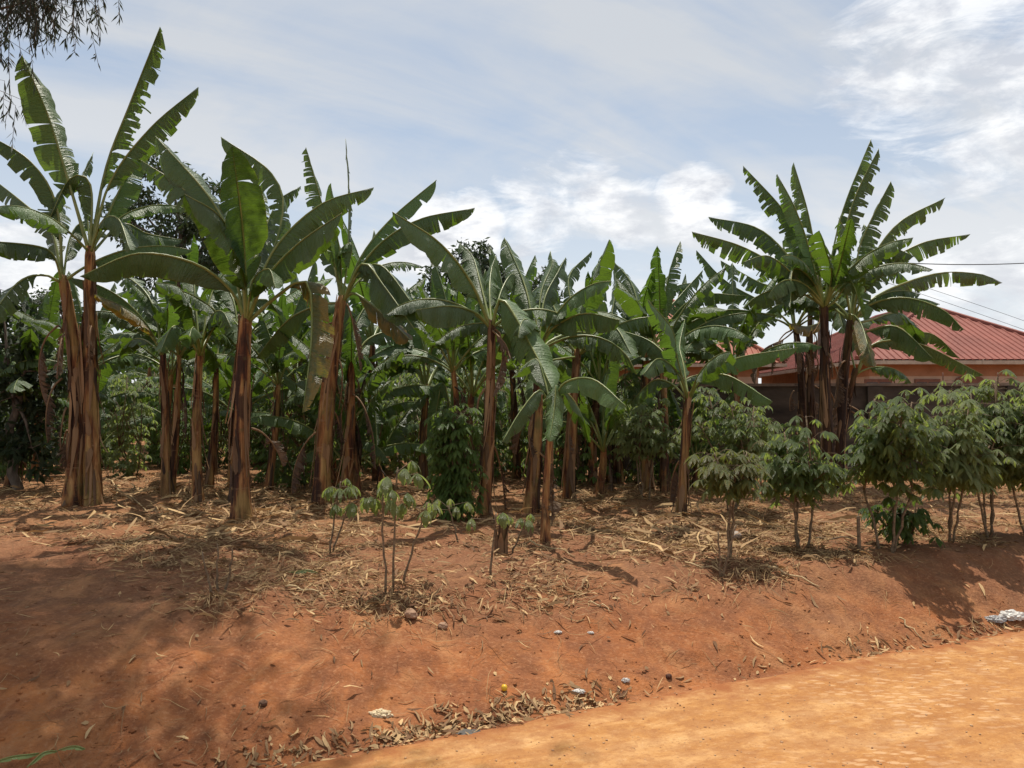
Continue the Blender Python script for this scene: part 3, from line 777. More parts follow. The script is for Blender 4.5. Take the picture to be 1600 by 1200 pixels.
BP('banana plant in the clump whose long leaves reach right over the red roof', (1310, 768), (1330, 495), 0.125, [
    ([(1340, 400), (1358, 350), (1392, 283)], 0.28, 0.7, -1, 'g', {'face': 0.9, 'fold': 0.4}),
    ([(1350, 430), (1400, 352), (1477, 309)], 0.28, 0.65, 1, 'g', {'face': 0.5, 'fold': 0.9, 'L': 2.4}),
    ([(1365, 430), (1435, 382), (1516, 366)], 0.27, 0.75, -1, 'g', {'face': 0.4, 'fold': 0.9, 'L': 2.5}),
    ([(1370, 462), (1460, 428), (1530, 428), (1566, 442)], 0.26, 0.6, 1, 'g', {'face': 0.3, 'fold': 1.0, 'L': 2.8}),
    ([(1355, 478), (1410, 465), (1470, 482), (1506, 515)], 0.29, 0.25, -1, 'g', {'face': 0.7, 'fold': 0.9, 'L': 2.4}),
    ([(1345, 520), (1400, 510), (1458, 560)], 0.28, 0.3, -1, 'g', {'face': 0.6, 'fold': 0.8, 'L': 2.2}),
    ([(1325, 490), (1345, 505), (1364, 572)], 0.22, 0.05, -1, 'y', {'face': 1.1, 'fold': 0.5, 'L': 1.5}),
    ([(1335, 430), (1360, 390), (1350, 350)], 0.3, 0.4, 1, 'g', {'face': 1.0, 'L': 1.8}),
    ([(1345, 450), (1390, 420), (1420, 440)], 0.27, 0.7, 1, 'g', {'L': 1.8}),
    ([(1345, 440), (1385, 390), (1430, 400)], 0.27, 0.7, -1, 'g', {'L': 1.8}),
    ([(1360, 500), (1410, 490), (1440, 540)], 0.26, 0.4, 1, 'g', {'L': 1.9}),
    ([(1320, 430), (1330, 380), (1310, 340)], 0.27, 0.6, -1, 'g', {'face': 0.9, 'L': 1.8}),
    ], dict(seed=13, extra=6, skirts=4, group='banana clump by the perimeter wall', extraL=(1.2, 1.7)))
BP('leaning banana plant right of the clump, one leaf drooping over the cassava', (1305, 760), (1338, 575), 0.10, [
    ([(1360, 540), (1430, 535), (1537, 586)], 0.26, 0.2, -1, 'g', {'face': 0.7, 'fold': 0.9, 't0': 0.2, 'L': 2.4}),
    ([(1370, 535), (1450, 520), (1500, 560)], 0.24, 0.3, 1, 'g', {'fold': 0.9}),
    ([(1330, 540), (1350, 500), (1380, 500)], 0.2, 0.4, 1, 'g', {'L': 1.4}),
    ], dict(seed=14, extra=1, skirts=3, group='banana clump by the perimeter wall', extraL=(1.0, 1.3)))
BP('banana plant at the left side of the clump with leaves hanging towards the middle', (1245, 755), (1242, 505), 0.11, [
    ([(1225, 460), (1180, 438), (1126, 407)], 0.26, 0.8, 1, 'g', {'fold': 0.9, 'face': 0.5}),
    ([(1205, 480), (1135, 440), (1088, 391)], 0.24, 0.8, -1, 'g', {'fold': 0.7, 'face': 0.5}),
    ([(1215, 500), (1180, 500), (1150, 560)], 0.25, 0.5, -1, 'g', {}),
    ([(1225, 530), (1190, 550), (1180, 600)], 0.16, 0.7, -1, 'd', {'fold': 1.1}),
    ([(1262, 480), (1300, 470), (1320, 520)], 0.24, 0.3, -1, 'g', {}),
    ([(1232, 460), (1220, 410), (1225, 380)], 0.24, 0.7, 1, 'g', {}),
    ], dict(seed=15, extra=6, skirts=7, group='banana clump by the perimeter wall', extraL=(1.2, 1.7)))
BP('black banana stem deep in the middle of the right hand clump', (1270, 748), (1266, 480), 0.12, [
    ([(1250, 430), (1240, 360), (1250, 300)], 0.26, 0.7, 1, 'g', {}),
    ([(1285, 500), (1262, 510), (1234, 505)], 0.20, 0.1, -1, 'y', {'L': 1.4, 'fold': 0.9}),
    ([(1240, 450), (1210, 420), (1180, 440)], 0.26, 0.7, 1, 'g', {}),
    ], dict(seed=16, extra=7, skirts=4, group='banana clump by the perimeter wall'))
BP('banana plant with a thin stem and one orange yellow leaf held out to the left', (259, 776), (254, 545), 0.095, [
    ([(230, 508), (190, 478), (148, 460)], 0.20, 0.05, -1, 'y', {'face': 0.8, 'fold': 0.5, 'L': 1.7}),
    ([(262, 500), (264, 470), (290, 450)], 0.22, 0.2, -1, 'b', {'L': 1.4}),
    ([(245, 490), (225, 450), (180, 460)], 0.24, 0.2, 1, 'g', {}),
    ([(240, 480), (210, 440), (150, 410)], 0.24, 0.4, 1, 'g', {}),
    ([(275, 500), (310, 470), (350, 500)], 0.24, 0.3, 1, 'g', {}),
    ], dict(seed=17, extra=5, extraL=(1.3, 1.9)))
BP('banana plant with a dark stem flaring at its foot, left of the thick stem', (310, 786), (313, 545), 0.105, [
    ([(300, 490), (280, 450), (240, 440)], 0.24, 0.2, -1, 'g', {}),
    ([(325, 480), (340, 440), (370, 400)], 0.24, 0.4, 1, 'g', {}),
    ([(305, 470), (300, 430), (270, 380)], 0.24, 0.3, 1, 'g', {}),
    ([(335, 510), (365, 500), (385, 540)], 0.22, 0.2, -1, 'g', {'L': 1.5}),
    ([(290, 520), (270, 510), (250, 550)], 0.22, 0.2, -1, 'b', {'L': 1.5}),
    ], dict(seed=18, extra=5))
BP('slim dark banana plant just behind the one with the flared foot', (327, 760), (338, 565), 0.10, [
    ([(345, 510), (350, 480), (360, 470)], 0.2, 0.2, 1, 'b', {'L': 1.6}),
    ([(355, 540), (380, 530), (410, 570)], 0.22, 0.3, 1, 'g', {}),
    ([(320, 540), (290, 550), (270, 600)], 0.22, 0.3, 1, 'g', {}),
    ], dict(seed=19, extra=5))
BP('thin dark banana stem close behind the thick orange brown stem', (362, 785), (372, 520), 0.08, [
    ([(365, 470), (340, 440), (310, 470)], 0.22, 0.3, 1, 'g', {'L': 1.6}),
    ([(385, 480), (420, 470), (450, 520)], 0.22, 0.2, 1, 'g', {'L': 1.6}),
    ], dict(seed=20, extra=2, extraL=(1.2, 1.6)))
BP('banana plant of many upright yellow green leaf stalks left of the dense bush', (662, 762), (666, 600), 0.10, [
    ([(660, 540), (650, 500), (640, 450)], 0.20, 0.2, 1, 'b', {'L': 1.6}),
    ([(672, 540), (685, 500), (700, 440)], 0.20, 0.2, 1, 'b', {'L': 1.7}),
    ([(650, 560), (620, 540), (575, 560)], 0.24, 0.2, -1, 'g', {}),
    ([(640, 560), (610, 570), (540, 600)], 0.24, 0.1, 1, 'g', {}),
    ([(655, 540), (625, 500), (600, 440)], 0.24, 0.3, 1, 'g', {}),
    ([(690, 560), (715, 530), (750, 560)], 0.24, 0.2, 1, 'g', {}),
    ([(676, 530), (672, 480), (674, 430)], 0.18, 0.1, -1, 'b', {'L': 1.7}),
    ], dict(seed=21, extra=5))
BP('banana plant close behind the leaning dark stem, mostly hidden by it', (538, 778), (548, 560), 0.11, [
    ([(575, 530), (620, 520), (660, 560)], 0.24, 0.2, 1, 'g', {}),
    ([(555, 510), (580, 470), (620, 460)], 0.24, 0.2, 1, 'g', {}),
    ([(530, 530), (500, 530), (470, 590)], 0.24, 0.2, 1, 'g', {}),
    ], dict(seed=22, extra=3, skirts=6))
BP('young banana plant with two broad low leaves between the leaning stem and the stalky one', (705, 765), (708, 660), 0.06, [
    ([(700, 620), (690, 600), (672, 700)], 0.16, 0.05, -1, 'b', {'L': 1.0, 'fold': 0.6}),
    ([(720, 630), (745, 620), (770, 650)], 0.14, 0.1, -1, 'b', {'L': 1.0}),
    ([(705, 610), (715, 580), (740, 560)], 0.14, 0.1, 1, 'b', {'L': 1.0}),
    ], dict(seed=23, extra=1, extraL=(0.7, 1.0)))
#DATA-END
for a, k in PLANTS:
    kw = dict(k); kw.update(a[-1] if isinstance(a[-1], dict) else {})
    seed = kw.pop('seed')
    banana(*a[:5], seed, **kw)

# ---- rows further back: a few kinds, copied
def proto_banana(seed, H, nl):
    rng = random.Random(seed)
    root = thing('banana_plant', 'x', 'banana plant', (0, 0, 0), 'banana plants deeper in the plantation')
    top = Vector((rng.uniform(-0.2, 0.2), rng.uniform(-0.2, 0.2), H))
    make_stem(root, top, 0.10, rng, far=True)
    for i in range(nl):
        az = i * 2.4 + rng.uniform(-0.3, 0.3)
        f = i / nl
        P = rand_leaf_pts(top - Vector((0, 0, 0.12)), az, 1.5 - 0.8 * f + rng.uniform(-0.15, 0.15), rng.uniform(1.5, 2.1), 0.4 + 1.3 * f, rng)
        make_leaf(root, P, rng.uniform(0.20, 0.27), rng.choice((0.1, 0.25, 0.4, 0.6, 0.8)), rng, LEAFB if rng.random() < 0.18 else LEAF, t0=0.2,
                  fold=rng.uniform(0.3, 0.9), face=0, N=28, cols=3, midrib=False)
    for i in range(2):
        az = rng.uniform(0, 6.28)
        P = rand_leaf_pts(top * rng.uniform(0.75, 0.95), az, rng.uniform(-0.3, 0.4), rng.uniform(0.7, 1.2), 1.9, rng, pw=0.35)
        make_leaf(root, P, 0.11, 0.9, rng, LEAFD, t0=0.2, fold=1.1, dry=True, name='dry_leaf', N=20, cols=3, midrib=False)
    return root

def wall_x(y): return 1.75
rb = random.Random(77)
protos = [proto_banana(100 + i, h, n) for i, (h, n) in enumerate(((2.2, 10), (1.6, 9), (2.4, 10), (1.2, 9), (1.9, 10), (0.8, 8), (0.5, 7)))]
spots = []
for row, Yr in enumerate((12.6, 14.3, 16.2, 18.4, 21, 24, 27.5, 32)):
    step = 1.55 if Yr < 20 else 2.4
    x = -0.74 * Yr - 1 + rb.uniform(0, 1)
    lim = 0.10 * Yr + 0.2 if Yr > 14.0 else 0.36 * Yr
    while x < lim:
        px = 800 + 1200 * x / Yr
        if not (row == 0 and (150 < px < 215 or 420 < px < 475)): spots.append((x + rb.uniform(-.4, .4), Yr + rb.uniform(-.6, .6)))
        if Yr < 20 and rb.random() < 0.45 and px > 330: spots.append((x + rb.uniform(-.8, .8), Yr + rb.uniform(-.6, .9)))
        x += step * rb.uniform(0.75, 1.35)
spots += [(at(px, 640, Y).x, Y) for px, Y in ((955, 13.6), (1085, 13.2), (1040, 14.3), (905, 13.9), (560, 11.6), (720, 11.4), (935, 11.9), (605, 12.4))]
BG_LABELS = {0: 'mid height banana plant in the shaded second row behind the front stems',
             1: 'small banana plant deep in the plantation, half hidden behind nearer stems',
             2: 'far banana plant at the back of the plantation, only its leaves showing'}
used = set()
for i, (x, y) in enumerate(spots):
    k = rb.randrange(len(protos))
    if k not in used: o = protos[k]; used.add(k)
    else: o = copy_tree(protos[k])
    o.location = (x, y, gz(x, y)); o.rotation_euler = (0, 0, rb.uniform(0, 6.28))
    s = rb.uniform(0.88, 1.12); o.scale = (s, s, s)
    b = 0 if y < 14.9 else 1 if y < 22 else 2
    o['label'] = BG_LABELS[b]; o['group'] = ('banana plants of the shaded second rows', 'banana plants deep in the plantation', 'banana plants at the back of the plantation')[b]
for k in range(len(protos)):
    if k not in used:
        for ch in list(protos[k].children): bpy.data.objects.remove(ch)
        bpy.data.objects.remove(protos[k])

# ------------------------------------------------------------------ cassava
def palmate(mb, pos, axis_dir, size, rng, droop=0.62):
    """one cassava leaf: five to seven leaflets falling from the end of the stalk"""
    n = rng.choice((5, 6, 7)); ax = Vector(axis_dir).normalized()
    side = ax.cross(Vector((0, 0, 1)))
    if side.length < 0.05: side = Vector((1, 0, 0))
    side.normalize(); nrm = side.cross(ax).normalized()
    for k in range(n):
        a = (k - (n - 1) / 2) / ((n - 1) / 2) * rng.uniform(1.9, 2.3)
        L = size * (1 - 0.28 * abs(a) / 2.2) * rng.uniform(0.85, 1.1); w = L * rng.uniform(0.12, 0.165)
        d = ax * math.cos(a) + side * math.sin(a)
        dr = droop * rng.uniform(0.6, 1.3)
        e = -0.15
        p = Vector(pos); pts = [p]
        for i in range(4):
            e -= dr * 0.45
            hd = Vector((d.x, d.y, d.z * 0.4)).normalized() if d.length else d
            v = hd * math.cos(e) + Vector((0, 0, 1)) * math.sin(e)
            p = p + v * (L / 4); pts.append(p)
        sd = d.cross(Vector((0, 0, 1)));
        if sd.length < 0.05: sd = side
        sd.normalize()
        prof = (0.12, 0.75, 1.0, 0.72, 0.05)
        V = []; UV = []
        for i, (q, pr) in enumerate(zip(pts, prof)):
            f = w * pr
            V += [q + sd * f - Vector((0, 0, f * 0.35)), q, q - sd * f - Vector((0, 0, f * 0.35))]
            UV += [(0.6, i / 4), (0, i / 4), (0.6, i / 4)]
        F = [(i * 3 + j, i * 3 + j + 3, i * 3 + j + 4, i * 3 + j + 1) for i in range(4) for j in range(2)]
        mb.add(V, F, UV)

def cassava(label, loc, H, Rr, rng, mat, nstem=3, nl=170, low=0.35, group='cassava plants', size=0.135, top_flat=0.7, lowfill=False):
    root = thing('cassava_plant', label, 'cassava plant', loc, group)
    sm = MB(); fm = MB()
    tips = []
    for s in range(nstem):
        a = rng.uniform(0, 6.28); sp = rng.uniform(0.15, 0.5) * Rr
        b = Vector((math.cos(a) * 0.05, math.sin(a) * 0.05, -0.06))
        hh = H * rng.uniform(low, low + 0.12)
        t = Vector((math.cos(a) * sp, math.sin(a) * sp, hh))
        k = 7; pts = [b.lerp(t, i / k) + Vector((rng.gauss(0, .006), rng.gauss(0, .006), 0)) for i in range(k + 1)]
        sm.tube(pts, [0.0125 - 0.004 * i / k + (0.0025 if i % 2 else 0) for i in range(k + 1)], 6)
        for j in range(rng.choice((3, 4, 4))):
            a2 = a + rng.uniform(-1.5, 1.5); r2 = Rr * rng.uniform(0.15, 0.95)
            e = Vector((math.cos(a2) * r2, math.sin(a2) * r2, H * rng.uniform(0.62, 1.0) * (1 - 0.22 * (r2 / Rr) ** 2)))
            mid = t.lerp(e, 0.5) + Vector((0, 0, -0.02))
            sm.tube([t, mid, e], [0.011, 0.009, 0.006], 5); tips.append((t, mid, e))
    nl = int(nl * 1.7) if size < 0.15 else nl
    for i in range(nl):
        t, mid, e = rng.choice(tips)
        f = rng.random() ** (0.7 if not lowfill else 1.3)
        o = (t.lerp(mid, f * 2) if f < 0.5 else mid.lerp(e, f * 2 - 1)) if not lowfill else Vector((e.x, e.y, 0)) * 0.6 + Vector((0, 0, 0.1 + f * H * 0.9))
        a = rng.uniform(0, 6.28); el = rng.uniform(-0.2, 0.9)
        d = Vector((math.cos(a) * math.cos(el), math.sin(a) * math.cos(el), math.sin(el)))
        pl = rng.uniform(0.08, 0.24) * (0.6 + Rr)
        q = o + d * pl - Vector((0, 0, pl * 0.12))
        sm.tube([o, o + d * pl * 0.55 + Vector((0, 0, 0.01)), q], 0.0022, 3, cap=False)
        palmate(fm, q, (d.x, d.y, -0.2), size * rng.uniform(0.75, 1.2), rng)
    sm.build('stem', CASS, root); fm.build('foliage', mat, root)
    return root

rc = random.Random(5)
def H_at(px, py, Y, B): return at(px, py, Y).z - B.z
CL = [  # label, base px, top y, half width px, material, stems, leaves, low
    ('tidy cassava plant on thin bare stems, left of the wooden stake', (1252, 856), 650, 48, CASL, 3, 120, 0.34),
    ('yellow green cassava plant low in front, right of the slim red brown banana stem', (1134, 872), 692, 46, CASY, 2, 80, 0.56),
    ('taller cassava plant rising behind the yellow green one', (1142, 800), 606, 60, CASL, 3, 170, 0.3),
    ('big round cassava plant right of the wooden stake, in front of the dark wall', (1385, 860), 606, 58, CASL, 3, 230, 0.3),
    ('small cassava shoots at the foot of the big round cassava', (1405, 852), 785, 34, CASD, 3, 45, 0.2),
    ('cassava plant on two thin stems between the big round one and the bushy corner', (1478, 848), 612, 54, CASL, 3, 220, 0.28),
    ('tall bushy cassava plant with stems spreading like a fan at the right edge', (1548, 838), 580, 66, CASL, 4, 320, 0.28),
    ('cassava plant cut off by the right edge of the picture', (1612, 842), 592, 62, CASL, 3, 280, 0.28),
    ('round cassava bush between the leaning yellow stem and the slim red brown stem', (1008, 782), 618, 46, CASL, 3, 190, 0.35),
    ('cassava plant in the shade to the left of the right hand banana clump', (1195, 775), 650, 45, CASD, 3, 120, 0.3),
]
for (lb, bp_, ty, hw, mt, ns, nl, lo) in CL:
    B = gp(*bp_); cassava(lb, B, H_at(bp_[0], ty - 4, B.y, B), hw * 1.32 / 1200 * B.y, rc, mt, ns, nl, lo, 'cassava plants along the front of the field')
B = gp(712, 812); o = cassava('dense dark green bush reaching the ground beside the yellow footed stem', B, H_at(712, 640, B.y, B), 40 / 1200 * B.y, rc, CASD, 5, 330, 0.25, 'cassava plants along the front of the field', lowfill=True)

def sapling(label, stems, rng, size=0.10, group='young cassava plants on the bank', per=2):
    """stems: (base px, tip px)"""
    B = gp(*stems[0][0]); root = thing('cassava_sapling', label, 'cassava sapling', B, group)
    fm = MB(); any_leaf = False
    for bpx, tpx, nlv in stems:
        b = gp(*bpx) - B; t = at(tpx[0], tpx[1], gp(*bpx).y) - B
        sm = MB(); k = 8
        sm.tube([b.lerp(t, i / k) + Vector((rng.gauss(0, .004), rng.gauss(0, .004), -0.04 if i == 0 else 0)) for i in range(k + 1)], [0.009 - 0.004 * i / k + (0.0015 if i % 2 else 0) for i in range(k + 1)], 6)
        for j in range(nlv):
            a = j * 2.4 + rng.uniform(0, 1); d = Vector((math.cos(a), math.sin(a) * 0.8, rng.uniform(0.0, 0.5))); o = b.lerp(t, rng.uniform(0.86, 1.0))
            q = o + d * rng.uniform(0.06, 0.2)
            sm.tube([o, q], 0.0025, 4, cap=False); palmate(fm, q, (d.x, d.y, -0.3), size * rng.uniform(0.9, 1.25), rng, 1.0); any_leaf = True
        sm.build('stem', CASS, root)
    if any_leaf: fm.build('foliage', CASL, root)
    return root
sapling('young cassava of two upright bare stems with a few hanging leaves, in the middle foreground', [((603, 922), (597, 770), 7), ((614, 918), (620, 730), 6)], rc, 0.14)
sapling('young cassava on a single stem leaning right, beside the two upright stems', [((628, 912), (668, 785), 5)], rc, 0.14)
sapling('young cassava with drooping leaves just before the leaning dark banana stem', [((515, 862), (532, 752), 6), ((519, 860), (548, 782), 5)], rc, 0.14)
sapling('three leafless cassava sticks standing in a litter heap at the left', [((331, 934), (316, 862), 0), ((339, 932), (340, 850), 0), ((352, 932), (364, 858), 0)], rc)
sapling('spindly sapling with pale leaves left of the small banana sucker', [((766, 900), (775, 800), 4), ((800, 862), (822, 812), 5)], rc, 0.12)
sapling('small sapling with a few leaves right of the yellow footed banana stem', [((716, 850), (700, 790), 5)], rc, 0.13)
sapling('thin leafless twig pair under the yellow green cassava', [((1128, 900), (1150, 820), 0), ((1125, 900), (1122, 830), 0)], rc)

# background cassava bushes, copied
cb = random.Random(9)
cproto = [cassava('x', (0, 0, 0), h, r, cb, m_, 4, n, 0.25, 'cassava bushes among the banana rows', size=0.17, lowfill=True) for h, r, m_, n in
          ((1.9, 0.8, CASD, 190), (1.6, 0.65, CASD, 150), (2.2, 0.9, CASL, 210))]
cs = []
for Yr in (17.4, 19.5, 23, 27, 31):
    px = -60
    while px < 930:
        cs.append(((px - 800) / 1200 * Yr, Yr + cb.uniform(-1, 1))); px += cb.uniform(35, 85) * 22 / Yr
for px, Y in ((440, 13.5), (480, 12.6), (460, 16), (520, 14), (215, 15), (250, 17), (290, 15.5), (340, 17), (400, 18), (600, 16), (640, 14.5), (690, 13.6), (730, 13), (740, 16), (780, 14.6), (820, 15.5), (860, 14.4),
              (900, 13.2), (560, 19), (500, 20), (650, 21), (720, 22), (320, 21), (380, 23), (180, 20), (130, 17), (60, 16), (10, 14), (440, 24), (590, 25), (840, 20), (790, 24), (1040, 13.4), (1090, 13.8), (970, 14), (270, 24), (90, 23)):
    cs.append(((px - 800) / 1200 * Y, Y))
for i, (x, y) in enumerate(cs):
    p = cproto[i % 3]; o = p if i < 3 else copy_tree(p)
    o.location = (x, y, gz(x, y)); o.rotation_euler = (0, 0, cb.uniform(0, 6.28)); s = cb.uniform(0.85, 1.2); o.scale = (s, s, s)
    o['label'] = 'leafy cassava bush growing in the shade between the banana rows' if y < 17.5 else 'distant cassava bush closing the view at the back of the plantation'
    o['group'] = 'cassava bushes among the banana rows' if y < 17.5 else 'cassava bushes at the back of the plantation'

# ------------------------------------------------------------------ trees
def leaf_cloud(mb, c, r, n, size, rng, squash=0.8, droop=0.3, slim=0.4):
    """n leaf-sized faces through a clump"""
    for i in range(n):
        v = Vector((rng.gauss(0, 1), rng.gauss(0, 1), rng.gauss(0, 1))).normalized() * (rng.random() ** 0.45) * r
        v.z *= squash
        p = Vector(c) + v
        a = rng.uniform(0, 6.28); e = rng.uniform(-1.2, 0.6) - droop
        d = Vector((math.cos(a) * math.cos(e), math.sin(a) * math.cos(e), math.sin(e)))
        s = d.cross(Vector((rng.gauss(0, 1), rng.gauss(0, 1), rng.gauss(0, 1)))).normalized()
        L = size * rng.uniform(0.7, 1.3); w = L * slim * 0.5
        V = [p, p + d * L * 0.5 + s * w, p + d * L, p + d * L * 0.5 - s * w]
        mb.add(V, [(0, 1, 2, 3)], [(0, 0), (0.4, .5), (0, 1), (0.4, .5)])

def tree(label, base, crowns, trunk_r, rng, leafmat, size, per, group=None, trunk_top=None, name='tree', slim=0.4, clump=0.45):
    root = thing(name, label, 'tree', base, group)
    B = Vector(base); tm = MB(); cm = MB()
    top = Vector(trunk_top) - B if trunk_top is not None else Vector((0, 0, 3))
    k = 8
    tm.tube([Vector((0, 0, -0.2)).lerp(top, i / k) + Vector((rng.gauss(0, .05), rng.gauss(0, .05), 0)) for i in range(k + 1)], [trunk_r * (1 - 0.45 * i / k) for i in range(k + 1)], 10)
    for (c, r) in crowns:
        c = Vector(c) - B
        mid = top.lerp(c, 0.5) + Vector((rng.gauss(0, .2), rng.gauss(0, .2), rng.gauss(0, .15)))
        tm.tube([top * 0.92, mid, c], [trunk_r * 0.42, trunk_r * 0.25, trunk_r * 0.08], 7)
        nc = max(5, int(14 * r ** 1.4))
        for q in range(nc):
            v = Vector((rng.gauss(0, 1), rng.gauss(0, 1), rng.gauss(0, 1))).normalized() * r * rng.uniform(0.45, 1.0); v.z *= 0.8
            e = c + v
            tm.tube([c, c.lerp(e, 0.5) + Vector((0, 0, .08)), e], [trunk_r * 0.08, trunk_r * 0.05, 0.008], 4, cap=False)
            leaf_cloud(cm, e, clump * rng.uniform(0.6, 1.2), per, size, rng, slim=slim)
    tm.build('trunk', BARK, root); cm.build('crown', leafmat, root)
    return root

rt = random.Random(31)
def cr(lst, Y): return [(tuple(at(px, py, Y + dy)), r) for px, py, r, dy in lst]
Yt = 25
tree('dark broadleaf tree rising behind the left banana leaves', (at(270, 640, Yt).x, Yt, gz(at(270, 640, Yt).x, Yt)),
     cr([(262, 262, .8, 0), (300, 290, .9, 0), (280, 330, 1.1, .5), (320, 350, .9, -.5), (215, 320, .7, 0), (195, 345, .6, 0), (250, 380, 1.1, 0), (310, 410, 1.1, 0), (350, 430, .8, 0), (360, 300, .3, 0), (230, 420, .9, 0), (180, 330, .4, 0)], Yt),
     0.22, rt, TREEL, 0.20, 55, 'trees beyond the plantation', tuple(at(285, 430, Yt)))
Yt = 29
tree('dark rounded tree beyond the plantation behind the middle banana plants', (at(730, 640, Yt).x, Yt, gz(at(730, 640, Yt).x, Yt)),
     cr([(725, 410, .8, 0), (760, 405, .8, 0), (745, 440, 1.2, .5), (690, 435, .8, 0), (700, 470, 1.2, 0), (780, 450, .9, 0), (760, 490, 1.3, 0), (670, 470, .6, 0)], Yt),
     0.22, rt, TREEL, 0.22, 60, 'trees beyond the plantation', tuple(at(735, 500, Yt)))
Yt = 34
tree('small dark tree top beyond the plantation, right of the rounded one', (at(845, 640, Yt).x, Yt, gz(at(845, 640, Yt).x, Yt)),
     cr([(830, 445, .6, 0), (860, 440, .6, 0), (850, 475, 1.2, 0), (870, 500, 1.2, 0), (815, 490, 1.0, 0)], Yt), 0.2, rt, TREEL, 0.22, 45, 'trees beyond the plantation', tuple(at(845, 520, Yt)))
Yt = 36
tree('faint far tree top in the gap left of the left banana plants', (at(80, 640, Yt).x, Yt, gz(at(80, 640, Yt).x, Yt)),
     cr([(85, 465, .6, 0), (70, 490, 1.2, 0), (100, 500, 1.2, 0), (20, 500, 1.3, 0)], Yt), 0.2, rt, TREEL, 0.22, 45, 'trees beyond the plantation', tuple(at(80, 530, Yt)))
# dark shrub at the left edge
Yt = 12.5
tree('dense dark coffee like shrub filling the left edge down to the ground', (at(20, 760, Yt).x, Yt, gz(at(20, 760, Yt).x, Yt)),
     cr([(5, 470, .40, 0), (55, 530, .5, 0), (15, 540, .6, 0), (60, 600, .55, 0), (20, 620, .6, -.3), (65, 660, .5, 0), (10, 690, .6, 0), (50, 700, .5, -.3), (-50, 560, .8, 0), (-60, 680, .8, 0), (85, 580, .3, 0)], Yt),
     0.09, rt, TREEL, 0.17, 50, None, tuple(at(20, 600, Yt)), name='shrub', clump=0.28)

# eucalyptus: stands left of the frame, its boughs reach over the bank and shade it
def eucalyptus():
    rng = random.Random(8)
    base = Vector((-9.2, 9.5, 0)); base.z = gz(base.x, base.y)
    root = thing('eucalyptus_tree', 'tall eucalyptus at the left whose drooping twigs hang into the top left corner', 'tree', base)
    tm = MB(); cm = MB()
    top = Vector((0.8, 0.5, 12.5))
    k = 12; TR = [Vector((0, 0, -.2)).lerp(top, i / k) + Vector((rng.gauss(0, .06), rng.gauss(0, .06), 0)) for i in range(k + 1)]
    tm.tube(TR, [0.26 * (1 - 0.75 * i / k) for i in range(k + 1)], 12)
    boughs = []
    def W(x, y, z): return Vector((x, y, z)) - base
    # visible corner boughs
    for (px, py, Y) in ((0, -15, 9.6), (45, -20, 9.8), (90, -45, 9.5), (0, -80, 9.2), (60, -90, 10), (-50, 20, 9.4), (115, -80, 9.9), (-75, 110, 9.6), (25, -5, 9.9), (55, 0, 9.5), (-30, -40, 9.8), (105, -45, 9.8)):
        boughs.append((at(px, py, Y) - base, 0.30, 26))
    # overhead boughs that shade the bank
    for i in range(190):
        hx = rng.uniform(-5.2, -0.5); h = rng.uniform(8.2, 10.6); sy = rng.uniform(3.0, 6.3)
        if hx > -2.2 and sy > 3.7: continue
        y = sy + (h + 0.2) / math.tan(SUN_EL)
        if (h - 0.9 - CAM_H) / y < 0.58: continue
        boughs.append((W(hx, y, h), 0.45, 26))
    for (e, r, n) in boughs:
        s = TR[min(k, max(4, int((e.z - 1.0) / 12.5 * k)))]
        mid = s.lerp(e, 0.55) + Vector((0, 0, 0.35))
        tm.tube([s, s.lerp(mid, 0.5) + Vector((0, 0, .1)), mid, mid.lerp(e, 0.6), e], [0.06, 0.045, 0.03, 0.018, 0.008], 6)
        for q in range(n):
            v = Vector((rng.gauss(0, r), rng.gauss(0, r), rng.gauss(0, r * 0.5)))
            o = e + v; ln = rng.uniform(0.25, 0.6)
            tip = o + Vector((rng.gauss(0, .06), rng.gauss(0, .06), -ln))
            tm.tube([e + v * 0.3, o, tip], 0.0035, 3, cap=False)
            for j in range(13):
                p = o.lerp(tip, rng.random()); a = rng.uniform(0, 6.28); ee = rng.uniform(-1.5, -0.6)
                d = Vector((math.cos(a) * math.cos(ee), math.sin(a) * math.cos(ee), math.sin(ee)))
                s_ = d.cross(Vector((rng.gauss(0, 1), rng.gauss(0, 1), .1))).normalized(); L = rng.uniform(0.09, 0.17); w = L * 0.075
                cm.add([p, p + d * L * .45 + s_ * w, p + d * L, p + d * L * .45 - s_ * w], [(0, 1, 2, 3)], [(0, 0), (.4, .5), (0, 1), (.4, .5)])
    tm.build('trunk', BARK, root); cm.build('crown', EUCL, root)
eucalyptus()

# far wood behind the plantation
def far_wood():
    rng = random.Random(3); cm = MB()
    for i in range(230):
        Y = rng.uniform(40, 52); x = rng.uniform(-0.85 * Y, 0.14 * Y)
        z0 = float(base_z(x, Y)); h = rng.uniform(0.5, 3.9)
        leaf_cloud(cm, (x, Y, z0 + h), rng.uniform(0.7, 1.4), 60, 0.5, rng, slim=0.55)
    for i in range(150):
        Y = rng.uniform(34, 40); x = rng.uniform(0.1 * Y, 0.9 * Y)
        z0 = float(base_z(x, Y)); leaf_cloud(cm, (x, Y, z0 + rng.uniform(0.2, 1.6)), rng.uniform(0.6, 1.0), 45, 0.45, rng, slim=0.5)
    tag(cm.build('far_wood', TREEL), 'far dark belt of undergrowth closing off the plantation', 'undergrowth', None, 'stuff')
far_wood()

